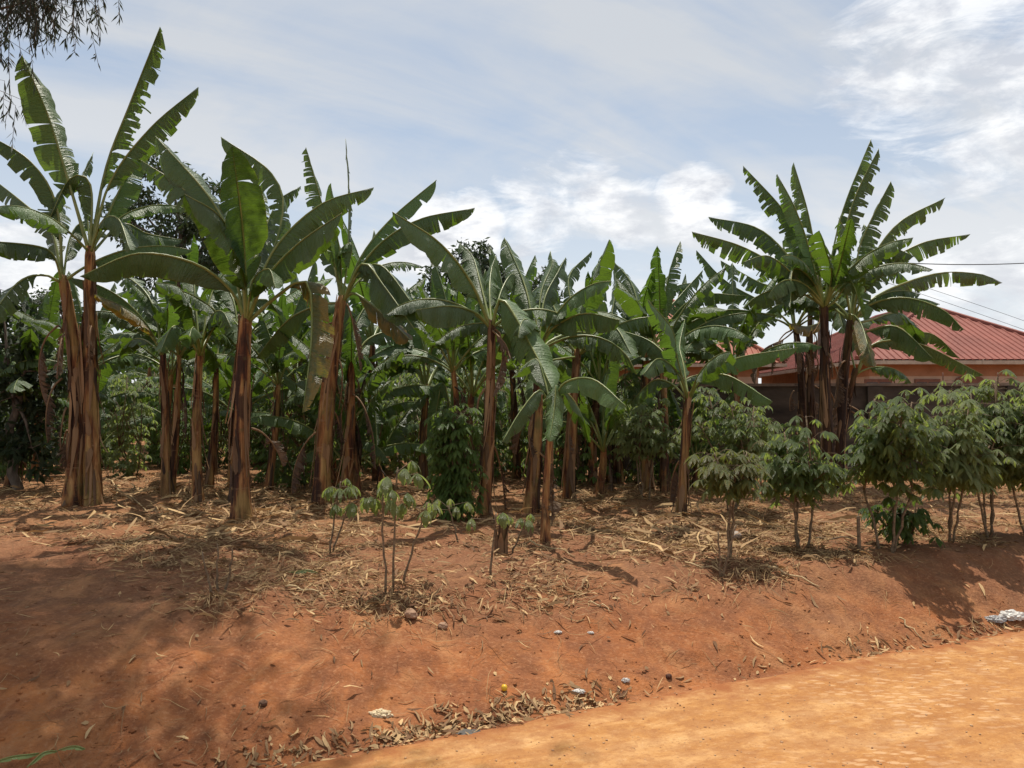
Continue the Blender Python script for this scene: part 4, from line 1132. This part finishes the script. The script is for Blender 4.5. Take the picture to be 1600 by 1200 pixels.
# ------------------------------------------------------------------ wall, houses, wires
WALLM = m_plain('wall_render_dark', (0.030, 0.024, 0.020), (0.10, 0.078, 0.060), 1.3, 0.9, 0.8, (1, 1, 2.5))
def wall():
    root = thing('perimeter_wall', 'dark grey perimeter wall running behind the right hand plants', 'wall', (9.5, 14.9, gz(9.5, 14.9)))
    B = Vector(root.location)
    p0 = Vector((1.9, 15.6, 0)); p1 = Vector((17.5, 14.3, 0))
    mb = MB(); d = (p1 - p0); ln = d.length; ang = math.atan2(d.y, d.x); M = Matrix.Rotation(ang, 3, 'Z')
    mid = (p0 + p1) / 2
    mb.box(mid + Vector((0, 0, 0.74)) - B, (ln / 2, 0.09, 1.02), M)
    mb.build('wall_panel', WALLM, root, smooth=False)
    cp = MB(); cp.box(mid + Vector((0, 0, 1.79)) - B, (ln / 2 + .03, 0.125, 0.028), M)
    cp.build('coping', m_plain('coping', (0.12, 0.09, 0.07), (0.24, 0.18, 0.14), 5, 0.9, 0.4), root, smooth=False)
    for i in range(7):
        f = i / 6; q = p0.lerp(p1, f) - Vector((0.0, 0.105, 0)); pm = MB(); pm.box(q + Vector((0, -0.03, 0.75)) - B, (0.14, 0.04, 1.0), M); pm.build('pier', WALLM, root, smooth=False)
    for px in (1398, 1474, 1560):
        k = (px - 800) / 1200
        f = (p0.x - k * p0.y) / (k * d.y - d.x); q = p0 + d * f
        r = MB(); r.tube([q + Vector((0, 0, 1.8)) - B, q + Vector((0, 0, 2.03)) - B], 0.010, 6); r.build('steel_bar', m_plain('rusty_bar', (.08, .04, .03), (.16, .08, .05), 20, .8), root)
wall()

def roofmat(name, c1, c2):
    m, t = new_mat(name)
    g = t.n('ShaderNodeNewGeometry').outputs['Position']
    n = t.noise(g, 0.9, 5, 0.6, 0.3); n2 = t.noise(t.scale(g, (1, 1, 1)), 12, 4, 0.6)
    c = t.mix(t.ramp(n2, [(0.45, 0.0), (0.7, 0.35)]), t.ramp(n, [(0.35, c1), (0.65, c2)]), (c2[0] * 1.2, c2[1] * 1.6, c2[2] * 1.6))
    p = t.n('ShaderNodeBsdfPrincipled', ins={'Base Color': c, 'Roughness': 0.6})
    p.inputs['Specular IOR Level'].default_value = 0.25
    finish(t, p.outputs[0]); return m

def hip_house(label, x0, x1, y0, y1, ze, zr, ridge, roofm, wallm, bandm, rz=0.0, windows=(), inset=0.65, zfloor=0.3, group=None, wingaps=()):
    """ridge: two points (x, y) of the ridge"""
    cx, cy = (x0 + x1) / 2, (y0 + y1) / 2
    root = thing('house', label, 'house', (cx, cy, zfloor), group)
    B = Vector((cx, cy, zfloor))
    ca, cb2, cc, cd = Vector((x0, y0, ze)), Vector((x1, y0, ze)), Vector((x1, y1, ze)), Vector((x0, y1, ze))
    r0 = Vector((ridge[0][0], ridge[0][1], zr)); r1 = Vector((ridge[1][0], ridge[1][1], zr))
    mb = MB()
    faces = [[ca, cb2, r0], [cb2, cc, r1, r0], [cc, cd, r1], [cd, ca, r0, r1]]
    for f in faces:
        mb.add([p - B for p in f] , [tuple(range(len(f)))])
        # ribs from the eave up the slope
        a, b = f[0], f[1]; e = (b - a); L = e.length; e.normalize()
        nrm = (b - a).cross(f[2] - a).normalized(); 
        if nrm.z < 0: nrm = -nrm
        up = nrm.cross(e); up = up if up.z > 0 else -up
        poly = f
        k = 0.12; step = 0.2
        while k < L - 0.05:
            s0 = a + e * k; best = None
            for i in range(1, len(poly)):
                p, q = poly[i], poly[(i + 1) % len(poly)]
                dpq = q - p
                # solve s0 + up*t = p + dpq*u in the face plane
                A = np.array([[up.dot(e), -dpq.dot(e)], [up.dot(up), -dpq.dot(up)]]); r_ = np.array([(p - s0).dot(e), (p - s0).dot(up)])
                if abs(np.linalg.det(A)) < 1e-6: continue
                t_, u_ = np.linalg.solve(A, r_)
                if -1e-3 <= u_ <= 1.001 and t_ > 0.01 and (best is None or t_ < best): best = t_
            if best:
                q0 = s0 - up * 0.05; q1 = s0 + up * best
                V = []
                for q in (q0, q1):
                    V += [q - e * .032, q - e * .015 + nrm * .032, q + e * .015 + nrm * .032, q + e * .032]
                mb.add([v - B for v in V], [(0, 1, 5, 4), (1, 2, 6, 5), (2, 3, 7, 6), (0, 3, 2, 1), (4, 5, 6, 7)])
            k += step
    rf = mb.build('roof', roofm, root, smooth=False)
    rc_ = MB()
    for p, q in ((ca, r0), (cb2, r0), (cc, r1), (cd, r1), (r0, r1)):
        if (p - q).length < 0.05: continue
        rc_.tube([p - B + Vector((0, 0, .03)), q - B + Vector((0, 0, .03))], 0.07, 6)
    rc_.build('ridge_cap', roofm, rf, smooth=False)
    gm = MB()
    for p, q in ((ca, cb2), (cd, ca), (cb2, cc)):
        d = (q - p); M = Matrix.Rotation(math.atan2(d.y, d.x), 3, 'Z')
        out = Vector((d.y, -d.x, 0)).normalized()
        gm.box((p + q) / 2 - B + out * 0.06 + Vector((0, 0, -0.10)), (d.length / 2 + .06, 0.05, 0.055), M)
        nbr = int(d.length / 1.4)
        for i in range(nbr): gm.box(p.lerp(q, (i + .5) / nbr) - B + out * 0.115 + Vector((0, 0, -0.08)), (0.02, 0.004, 0.07), M)
    gm.build('gutter', m_plain('gutter_cream', (0.36, 0.27, 0.20), (0.52, 0.42, 0.32), 6, 0.6, 0.2), root, smooth=False)
    wm = MB(); wx0, wx1, wy0, wy1 = x0 + inset, x1 - inset, y0 + inset, y1 - inset
    zt = ze - 0.46; 
    wm.box(((wx0 + wx1) / 2 - B.x, (wy0 + wy1) / 2 - B.y, (zfloor - 0.3 + zt) / 2 - B.z), ((wx1 - wx0) / 2, (wy1 - wy0) / 2, (zt - zfloor + 0.3) / 2))
    wm.build('wall', wallm, root, smooth=False)
    bm_ = MB(); bm_.box(((wx0 + wx1) / 2 - B.x, (wy0 + wy1) / 2 - B.y, (zt + ze - 0.02) / 2 - B.z + 0.001), ((wx1 - wx0) / 2 + .03, (wy1 - wy0) / 2 + .03, (ze - 0.02 - zt) / 2))
    bm_.build('painted_band', bandm, root, smooth=False)
    sf = MB(); sf.box((cx - B.x, cy - B.y, ze - 0.185 - B.z + 0.1), ((x1 - x0) / 2 - .02, (y1 - y0) / 2 - .02, 0.012)); sf.build('soffit', bandm, root, smooth=False)
    for (wx, ww, zt2, arch) in windows:
        w = MB(); hh = 1.1
        w.box((wx - B.x, wy0 - 0.012 - B.y, zt2 - hh / 2 - B.z), (ww / 2, 0.03, hh / 2))
        if arch:
            k = 10; V = [(wx + ww / 2 * math.cos(PI * i / k) - B.x, wy0 - 0.042 - B.y, zt2 + ww * 0.22 * math.sin(PI * i / k) - B.z) for i in range(k + 1)]
            V += [(v[0], wy0 + 0.01 - B.y, v[2]) for v in V[:k + 1]]
            w.add(V, [tuple(range(k + 1))] + [(i, i + 1, i + k + 2, i + k + 1) for i in range(k)])
        wo = w.build('window', m_plain('window_brown', (.16, .06, .035), (.26, .11, .06), 9, .5), root, smooth=False)
        g_ = MB()
        for s in (-1, 1): g_.box((wx + s * ww * .24 - B.x, wy0 - 0.048 - B.y, zt2 - hh / 2 - B.z), (ww * .2, 0.004, hh / 2 - .1))
        g_.build('pane', m_plain('window_glass', (.02, .022, .025), (.04, .045, .05), 3, .12, 0), wo, smooth=False)
    return root

RA = roofmat('roof_red', (0.19, 0.058, 0.042), (0.27, 0.085, 0.062))
RB_ = roofmat('roof_orange_red', (0.30, 0.085, 0.05), (0.37, 0.12, 0.07))
WC = m_plain('house_wall_cream', (0.50, 0.38, 0.29), (0.60, 0.47, 0.37), 3, 0.9, 0.2)
WO = m_plain('house_band_orange', (0.36, 0.185, 0.105), (0.46, 0.25, 0.15), 3, 0.85, 0.2)
hip_house('house with a dull red ribbed roof over an orange and cream wall', 9.9, 17.0, 22.0, 33.0, 2.75, 4.85, ((14.05, 26.1), (14.05, 29.5)), RA, WC, WO,
          windows=((10.8, 0.8, 2.2, False), (12.25, 0.75, 2.2, False), (13.5, 0.9, 2.12, True)), zfloor=0.5)
hip_house('house with an orange red pyramid roof glimpsed through the banana leaves left of the clump', 3.6, 9.2, 26.0, 32.6, 2.9, 5.5, ((6.0, 29.2), (6.05, 29.6)), RB_, WC, WO, zfloor=0.6)

def wires():
    wm = m_plain('cable_black', (.015, .015, .017), (.03, .03, .03), 5, .6)
    pl = at(1283, 640, 27.0); px_, py_ = pl.x, pl.y; zb = gz(px_, py_)
    root = thing('utility_pole', 'wooden utility pole standing behind the right hand banana clump', 'utility pole', (px_, py_, zb))
    ztop = at(1283, 392, 27.0).z
    m = MB(); m.tube([(0, 0, -.2), (0, 0, 3), (0, 0, ztop - zb)], [0.10, 0.09, 0.075], 10); m.build('pole', BARK, root)
    m = MB(); m.box((0, 0, ztop - zb - 0.25), (0.45, 0.05, 0.05)); m.build('crossarm', BARK, root)
    def cable(lb, a, b, sag, r):
        a = Vector(a); b = Vector(b); M_ = MB()
        M_.tube([a.lerp(b, i / 24) - a - Vector((0, 0, sag * 4 * (i / 24) * (1 - i / 24))) for i in range(25)], r, 5, cap=False)
        o = M_.build('power_cable', wm); o.location = a; tag(o, lb, 'cable')
    cable('thicker power cable crossing the sky level with the clump leaves', (px_ + .4, py_, ztop - .22), tuple(at(1760, 396, 30)), 0.35, 0.018)
    cable('upper one of two thin cables sloping down to the right above the red roof', (px_, py_, ztop - .1), tuple(at(1760, 560, 34)), -0.12, 0.008)
    cable('lower one of two thin cables sloping down to the right above the red roof', (px_ - .4, py_, ztop - .22), tuple(at(1740, 567, 33)), -0.10, 0.008)
    q = at(1760, 640, 30)
    r2 = thing('utility_pole', 'utility pole out of view at the far right carrying the cables', 'utility pole', (q.x + .2, 30.3, gz(q.x, 30)))
    m = MB(); m.tube([(0, 0, -.2), (0, 0, 8.0)], [.1, .075], 10); m.build('pole', BARK, r2)
wires()

# ------------------------------------------------------------------ litter
def strips(name, label, pts, lens, wids, tones, mat, seed, lift=0.02, curl=0.6, kind='stuff', cat='litter'):
    """thousands of small dry strips as one mesh: pts (n,2)"""
    rng = np.random.RandomState(seed); n = len(pts); k = 4
    a = rng.uniform(0, 2 * np.pi, n); bend = rng.normal(0, curl, n); el = rng.normal(0, 0.16, n); ce = rng.normal(0, 0.35, n)
    x = pts[:, 0].copy(); y = pts[:, 1].copy(); z0 = np.zeros(n); P = []
    xs, ys, zs = x.copy(), y.copy(), np.zeros(n)
    for i in range(k):
        P.append((xs.copy(), ys.copy(), zs.copy(), a.copy()))
        xs = xs + np.cos(a) * lens / (k - 1); ys = ys + np.sin(a) * lens / (k - 1); zs = zs + np.sin(el) * lens / (k - 1)
        a = a + bend / (k - 1); el = el + ce / (k - 1)
    zmin = np.min([p[2] for p in P], 0)
    tilt = rng.normal(0, 0.6, n); lf = np.abs(rng.normal(0, lift, n)) + 0.003
    V = np.zeros((n, k, 2, 3)); prof = (0.35, 1.0, 0.85, 0.15)
    for i, (px, py, pz, aa) in enumerate(P):
        w = wids * prof[i] / 2; g = base_z(px, py) + detail_z(px, py)
        for j, s in enumerate((-1, 1)):
            V[:, i, j, 0] = px - np.sin(aa) * w * s * np.cos(tilt); V[:, i, j, 1] = py + np.cos(aa) * w * s * np.cos(tilt)
            V[:, i, j, 2] = g + (pz - zmin) + lf + w * s * np.sin(tilt) + np.abs(np.sin(tilt)) * w
    Vf = V.reshape(-1, 3)
    b = (np.arange(n) * k * 2)[:, None]; q = []
    for i in range(k - 1): q.append(np.stack([b[:, 0] + i * 2, b[:, 0] + i * 2 + 1, b[:, 0] + i * 2 + 3, b[:, 0] + i * 2 + 2], 1))
    F = np.concatenate(q)
    o = mesh_obj(name, Vf, F, mat, attr=np.repeat(tones, k * 2))
    return tag(o, label, cat, None, kind)

def pix_of(x, y):
    z = base_z(x, y); dz = z - CAM_H
    f = y * CA + dz * SA; u = -y * SA + dz * CA
    return 800 + 1200 * x / f, 600 - 1200 * u / f

def scatter(n, seed, dens, xr=(-9, 11), yr=(3, 20)):
    rng = np.random.RandomState(seed); out = []; tot = 0
    while tot < n:
        # sample closer ground more evenly
        y = yr[0] + (yr[1] - yr[0]) * rng.rand(20000) ** 1.3; x = (rng.rand(20000) - 0.5) * 1.55 * y
        d = dens(x, y); keep = rng.rand(20000) < d
        p = np.stack([x[keep], y[keep]], 1); out.append(p); tot += len(p)
    return np.concatenate(out)[:n]

def blob(px, py, cx, cy, rx, ry): return np.exp(-(((px - cx) / rx) ** 2 + ((py - cy) / ry) ** 2))

def field_dens(x, y):
    px, py = pix_of(x, y); d = road_d(x, y)
    nz = fbm(x * 1.7, y * 1.7, 91, 3)
    top = 868 + 20 * np.sin(px / 150.0) - 30 * sstep((300 - px) / 250.0)
    m = sstep((top + 18 - py) / 30) * np.clip(0.5 + 2.2 * nz, 0.05, 1)
    m = np.maximum(m, 0.9 * blob(px, py, 380, 815, 130, 55)); m = np.maximum(m, 1.0 * blob(px, py, 1090, 850, 120, 30))
    m = np.maximum(m, 0.9 * blob(px, py, 1180, 895, 60, 24)); m = np.maximum(m, 0.8 * blob(px, py, 600, 935, 110, 32))
    m = np.maximum(m, 0.65 * blob(px, py, 850, 915, 90, 36)); m = np.maximum(m, 0.6 * blob(px, py, 470, 900, 150, 40))
    m = np.maximum(m, 0.7 * blob(px, py, 350, 945, 60, 20)); m = np.maximum(m, 0.3 * blob(px, py, 1065, 925, 40, 20))
    m = m * (1 - 0.9 * blob(px, py, 70, 830, 90, 25)) * (1 - 0.75 * blob(px, py, 960, 895, 90, 14))
    return np.clip(m + 0.012, 0, 1) * (d > 0.12)
rn = np.random.RandomState(4)
p = scatter(56000, 1, field_dens, yr=(3.6, 18)); n = len(p)
strips('leaf_litter', 'dry brown leaf litter spread over the floor of the plantation', p, 0.025 + 0.13 * rn.rand(n) ** 1.8, 0.004 + 0.020 * rn.rand(n) ** 1.6, rn.rand(n) ** 2.2, LITT, 2, 0.008)
p = scatter(36000, 3, field_dens, yr=(3.6, 13)); n = len(p)
strips('dry_grass', 'straw like dry grass and twigs strewn between the litter', p, rn.uniform(0.04, 0.20, n), rn.uniform(0.002, 0.0055, n), rn.rand(n), STRAW, 5, 0.010, 1.0, cat='dry grass')
def big_dens(x, y):
    px, py = pix_of(x, y)
    m = blob(px, py, 370, 800, 130, 50) + 0.8 * blob(px, py, 1080, 845, 110, 30) + 0.5 * blob(px, py, 200, 765, 60, 18) + 0.18 * sstep((860 - py) / 30) + 0.4 * blob(px, py, 950, 800, 120, 40)
    return np.clip(m, 0, 1)
p = scatter(1300, 7, big_dens, yr=(5.5, 14)); n = len(p)
strips('fallen_banana_leaves', 'heaped pale dry banana leaves round the stem feet', p, 0.12 + 0.36 * rn.rand(n) ** 1.6, rn.uniform(0.012, 0.045, n), 0.1 + 0.85 * rn.rand(n) ** 1.3, LITT, 9, 0.03, 0.9, cat='dry leaves')
def ditch_dens(x, y):
    px, py = pix_of(x, y); d = road_d(x, y)
    line = np.exp(-((d - 0.03) / 0.09) ** 2)
    along = 1.0 * blob(px, py, 640, 1115, 90, 60) + 0.9 * blob(px, py, 780, 1090, 80, 60) + 0.8 * blob(px, py, 900, 1080, 60, 50) + 0.9 * blob(px, py, 1515, 970, 60, 30) + 0.05 + 0.6 * blob(px, py, 430, 1150, 90, 40) + 0.4 * blob(px, py, 1370, 1005, 60, 30)
    return np.clip(line * along, 0, 1)
p = scatter(1000, 11, ditch_dens, yr=(3.3, 7.5)); n = len(p)
strips('roadside_litter', 'curled dry leaves gathered along the foot of the bank', p, 0.02 + 0.08 * rn.rand(n) ** 1.6, rn.uniform(0.006, 0.022, n), rn.rand(n) ** 1.4, LITT, 13, 0.003, 1.2)
def clod_dens(x, y):
    px, py = pix_of(x, y); d = road_d(x, y); return np.clip(0.25 + 1.2 * blob(px, py, 620, 945, 130, 40) + 1.2 * blob(px, py, 1180, 905, 80, 30) + 0.9 * blob(px, py, 350, 945, 90, 30) + fbm(x * 1.3, y * 1.3, 95, 2) + 0.9 * np.exp(-((d - 0.1) / 0.2) ** 2), 0, 1) * (0.15 + 0.85 * (d > -0.05))
def clods():
    p = scatter(6500, 17, clod_dens, yr=(2.6, 12)); n = len(p); rg = np.random.RandomState(6)
    import bmesh
    bm = bmesh.new(); bmesh.ops.create_icosphere(bm, subdivisions=1, radius=1.0)
    v0 = np.array([v.co[:] for v in bm.verts]); f0 = np.array([[v.index for v in f.verts] for f in bm.faces]); bm.free()
    s = 0.0025 + 0.012 * rg.rand(n) ** 6
    V = v0[None] * s[:, None, None] * (1 + 0.35 * rg.randn(n, len(v0), 1).clip(-1.5, 1.5)) * (0.7 + 0.6 * rg.rand(n, 1, 3)); V[:, :, 2] *= 0.55
    g = base_z(p[:, 0], p[:, 1]) + detail_z(p[:, 0], p[:, 1])
    V[:, :, 0] += p[:, 0:1]; V[:, :, 1] += p[:, 1:2]; V[:, :, 2] += (g + s * 0.12)[:, None]
    F = (f0[None] + (np.arange(n) * len(v0))[:, None, None]).reshape(-1, 3)
    tag(mesh_obj('soil_clods', V.reshape(-1, 3), F, SOIL, smooth=False), 'crumbs and clods of red earth on the bank', 'clods', None, 'stuff')
clods()
def twigs():
    p = scatter(420, 29, lambda x, y: 0.8 * ((road_d(x, y) > 0.05) & (y < 9)), yr=(3.3, 9)); n = len(p)
    strips('dead_twigs', 'thin dark rootlets and dead twigs lying on the bank', p, rn.uniform(0.06, 0.30, n), rn.uniform(0.002, 0.005, n), rn.rand(n) * 0.35, STRAW, 31, 0.004, 1.3, cat='twigs')
twigs()
def gravel():
    import bmesh
    p = scatter(2600, 23, lambda x, y: 0.9 * (road_d(x, y) < -0.05), yr=(2.6, 8)); n = len(p); rg = np.random.RandomState(16)
    bm = bmesh.new(); bmesh.ops.create_icosphere(bm, subdivisions=1, radius=1.0)
    v0 = np.array([v.co[:] for v in bm.verts]); f0 = np.array([[v.index for v in f.verts] for f in bm.faces]); bm.free()
    s = 0.0015 + 0.0065 * rg.rand(n) ** 5
    V = v0[None] * s[:, None, None] * (1 + 0.3 * rg.randn(n, len(v0), 1).clip(-1.5, 1.5)) * (0.7 + 0.6 * rg.rand(n, 1, 3)); V[:, :, 2] *= 0.6
    g = base_z(p[:, 0], p[:, 1]) + detail_z(p[:, 0], p[:, 1]) + 0.013
    V[:, :, 0] += p[:, 0:1]; V[:, :, 1] += p[:, 1:2]; V[:, :, 2] += (g + s * 0.2)[:, None]
    F = (f0[None] + (np.arange(n) * len(v0))[:, None, None]).reshape(-1, 3)
    tag(mesh_obj('gravel', V.reshape(-1, 3), F, m_plain('road_grit', (.22, .09, .04), (.55, .36, .2), 3, .9), smooth=False), 'fine loose grit scattered over the dirt road', 'gravel', None, 'stuff')
gravel()

# ------------------------------------------------------------------ single things on the ground
def lump(name, label, cat, px, py, r, mat, seed, squash=0.7, sub=3, amp=0.25, sink=0.3, group=None):
    import bmesh
    B = gp(px, py); bm = bmesh.new(); bmesh.ops.create_icosphere(bm, subdivisions=sub, radius=1.0); rg = random.Random(seed)
    ox = rg.uniform(0, 50)
    V = []
    from mathutils import noise as mn
    for v in bm.verts:
        c = v.co; k = 1 + amp * mn.noise(c * 1.3 + Vector((ox, 0, 0))) + amp * 0.5 * mn.noise(c * 3.7 + Vector((ox, 3, 0)))
        V.append((c.x * r * k, c.y * r * k * 0.85, c.z * r * k * squash + r * squash * (1 - sink)))
    F = [tuple(v.index for v in f.verts) for f in bm.faces]; bm.free()
    o = mesh_obj(name, V, F, mat, smooth=(amp < 0.15)); o.location = B; o.rotation_euler = (0, 0, rg.uniform(0, 6))
    return tag(o, label, cat, group)
STONE = m_plain('stone', (0.22, 0.12, 0.07), (0.42, 0.27, 0.17), 12, .9, .5)
FRUITM = m_plain('fruit_skin', (0.62, 0.36, 0.02), (0.75, 0.48, 0.04), 10, .35, .1)
fr = lump('fruit', 'small round yellow fruit lying in the dry leaves at the road edge', 'fruit', 788, 1086, 0.021, FRUITM, 1, 0.95, 3, 0.03, 0.0)
nb_ = MB(); nb_.tube([(0, 0, .038), (0, .002, .044)], [.004, .002], 6); nb_.build('stalk_end', CASS, fr)
lump('stone', 'brown stone on the bank below the leaning young cassava', 'stone', 642, 968, 0.048, STONE, 2)
lump('stone', 'smaller stone a little right of the brown one on the bank', 'stone', 692, 982, 0.034, STONE, 3)
lump('earth_clod', 'large clod of red earth at the left edge below the two left banana stems', 'clod', 36, 830, 0.07, SOIL, 4)
lump('stone', 'small dark stone at the foot of the bank on the lower left', 'stone', 411, 1102, 0.026, m_plain('stone_dark', (.09, .045, .025), (.16, .085, .05), 9, .9), 5)
lump('stone', 'pale stone lying in the pile of dry stalks under the yellow green cassava', 'stone', 1150, 845, 0.06, m_plain('stone_grey', (.25, .2, .17), (.4, .34, .28), 9, .9), 6)
lump('earth_clod', 'broken dark clod on the road edge below the middle of the bank', 'clod', 1045, 1060, 0.022, m_plain('clod_dark', (.05, .02, .012), (.12, .05, .03), 30, .95), 7)

def stake():
    B = gp(1342, 863); root = thing('wooden_stake', 'short upright wooden stake at the top edge of the bank', 'stake', B)
    m = MB(); rg = random.Random(2); top = at(1341, 806, B.y) - B
    m.tube([Vector((0, 0, -.1)), top * .3 + Vector((.003, 0, 0)), top * .6, top * .97, top], [.016, .0165, .015, .0155, .010], 9, wob=.06, rng=rg); m.build('post', CASS, root)
    m = MB(); m.tube([Vector((.012, -.008, top.z * .55)), Vector((.03, -.012, top.z * .6))], [.004, .002], 5); m.build('twig_stub', CASS, root)
stake()

def stump():  # guessed stump, added to account for a dark shadow on this ground
    B = gp(783, 864); root = thing('stump', 'dark cut stump with frayed top, added for a dark shadow in the middle foreground', 'stump', B)
    m = MB(); rg = random.Random(12)
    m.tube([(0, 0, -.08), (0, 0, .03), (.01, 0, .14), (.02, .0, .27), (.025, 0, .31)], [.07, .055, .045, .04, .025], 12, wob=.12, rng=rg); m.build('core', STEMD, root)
    m = MB()
    for i in range(9):
        a = i * .7 + rg.uniform(-.2, .2); h = rg.uniform(.2, .42); o = rg.uniform(.06, .12)
        p0 = Vector((math.cos(a) * .06, math.sin(a) * .06, 0)); p1 = Vector((math.cos(a) * .058, math.sin(a) * .058, h * .6)); p2 = Vector((math.cos(a) * o, math.sin(a) * o, h))
        sd = Vector((-math.sin(a), math.cos(a), 0)) * rg.uniform(.012, .025)
        m.add([p0 - sd, p0 + sd, p1 - sd, p1 + sd, p2 - sd * .2, p2 + sd * .2], [(0, 1, 3, 2), (2, 3, 5, 4)], tone=rg.random() * .5)
    m.build('dry_sheath', SHEATH, root)
stump()
def stick(label, a, b, r, mat, name='dry_stick', seed=0):
    A = gp(*a); Bq = gp(*b); rg = random.Random(seed); m = MB(); k = 9
    pts = []
    for i in range(k + 1):
        q = A.lerp(Bq, i / k); q.z = gz(q.x, q.y) + r + 0.012 + 0.012 * math.sin(i * 1.3); pts.append(q - A + Vector((rg.gauss(0, .006), rg.gauss(0, .006), 0)))
    m.tube(pts, [r * (1 - .5 * i / k) for i in range(k + 1)], 6)
    o = m.build(name, mat); o.location = A; tag(o, label, 'stick'); return o
PALE = m_plain('pale_stalk', (.40, .27, .13), (.62, .46, .25), 9, .8, .3, (1, 1, 3))
stick('long pale dry stalk sticking out over the bank below the tidy cassava', (1200, 889), (1280, 913), .012, PALE, seed=1)
stick('brown stick lying from the tidy cassava to the wooden stake', (1272, 849), (1338, 850), .011, CASS, seed=2)
stick('bent dry stalk lying before the small banana sucker', (822, 853), (900, 870), .010, PALE, seed=3)
stick('pale dry stalk lying on the bank left of the two upright cassava stems', (446, 926), (510, 934), .010, PALE, seed=4)
stick('dry stalk lying diagonally at the front of the dead leaf pile in the middle', (1072, 880), (1136, 900), .010, PALE, seed=5)
stick('pale forked stalk on the slope under the right hand cassava plants', (1404, 965), (1440, 1000), .008, PALE, seed=6)
stick('thin pale stalk on the slope right of the middle', (920, 945), (958, 962), .007, PALE, seed=7)
stick('dry stalk lying below the left hand stems', (400, 745), (470, 790), .012, PALE, seed=8)
stick('curved dry leaf stalk arching over the litter right of the left banana plants', (168, 752), (232, 800), .012, PALE, seed=9)

PLAS = m_plain('plastic_white', (.58, .55, .50), (.78, .75, .70), 8, .35, .4, trans=.25)
def crumple(name, label, cat, px, py, r, mat, seed, squash=.5):
    import bmesh
    from mathutils import noise as mn
    B = gp(px, py); bm = bmesh.new(); bmesh.ops.create_icosphere(bm, subdivisions=4, radius=1.0); rg = random.Random(seed); ox = rg.uniform(0, 90); V = []
    for v in bm.verts:
        c = v.co; k = 0.75 + .55 * abs(mn.noise(c * 2.1 + Vector((ox, 0, 0)))) + .35 * abs(mn.noise(c * 5.1 + Vector((ox, 9, 0))))
        V.append((c.x * r * k * 1.3, c.y * r * k * .8, max(c.z, -.5) * r * k * squash + r * .45 * squash))
    F = [tuple(v.index for v in f.verts) for f in bm.faces]; bm.free()
    o = mesh_obj(name, V, F, mat, smooth=False); o.location = B; return tag(o, label, cat)
crumple('plastic_bag', 'crumpled white plastic bag at the right edge where bank meets road', 'plastic bag', 1582, 967, .085, PLAS, 1)
crumple('plastic_bag', 'clear grey plastic scrap just left of the white bag', 'plastic bag', 1556, 970, .06, m_plain('plastic_grey', (.35, .34, .33), (.6, .58, .56), 8, .3, .4, trans=.3), 2)
crumple('paper_scrap', 'cream crumpled husk on the bank above the roadside leaves', 'paper scrap', 594, 1112, .045, m_plain('husk', (.45, .33, .18), (.72, .6, .4), 30, .8, .4), 3, .6)
crumple('paper_scrap', 'white paper scrap in the leaves near the middle of the road edge', 'paper scrap', 904, 1084, .028, PLAS, 4, .5)
crumple('paper_scrap', 'small white scrap at the right end of the roadside leaves', 'paper scrap', 978, 1068, .02, PLAS, 5, .7)
crumple('plastic_scrap', 'flat dark grey plastic scrap on the road', 'plastic scrap', 735, 1146, .05, m_plain('plastic_dark', (.06, .052, .045), (.12, .105, .09), 8, .8), 6, .15)
crumple('paper_scrap', 'white pointed scrap lying on the bank right of the middle', 'paper scrap', 872, 990, .02, PLAS, 7, .5)
crumple('paper_scrap', 'white scrap to the right of the pointed one on the bank', 'paper scrap', 923, 988, .017, PLAS, 8, .5)
crumple('plastic_scrap', 'pale grey plastic scrap on the ground beneath the middle banana leaves', 'plastic scrap', 905, 700, .12, PLAS, 9, .4)

def ground_leaf(label, px, py, L, W, az, mat, seed, tat=.1):
    B = gp(px, py); rng = random.Random(seed); root = None
    pts = []
    for i in range(5):
        f = i / 4; x = math.cos(az) * L * (f - .5); y = math.sin(az) * L * (f - .5)
        pts.append(Vector((x, y, gz(B.x + x, B.y + y) - B.z + 0.03 + 0.02 * math.sin(f * 3))))
    r = thing('fallen_leaf', label, 'fallen leaf', B)
    make_leaf(r, pts, W, tat, rng, mat, t0=.05, fold=0.1, face=0, N=16, cols=3, name='blade')
ground_leaf('green strip of fallen banana leaf in the bottom left corner', 24, 1190, .19, .020, .5, RIB, 1)
ground_leaf('second green leaf strip beside the corner one', 66, 1190, .13, .016, .9, RIB, 2)
ground_leaf('dull green fallen leaf right of the two corner strips', 112, 1178, .12, .022, .1, RIB, 3)
ground_leaf('small torn green leaf on the litter left of the young cassava stems', 474, 903, .22, .035, .1, LEAFB, 4, .5)
ground_leaf('fallen green grey banana leaf piece before the dark wall', 1030, 742, .6, .12, .3, LEAF, 5, .4)
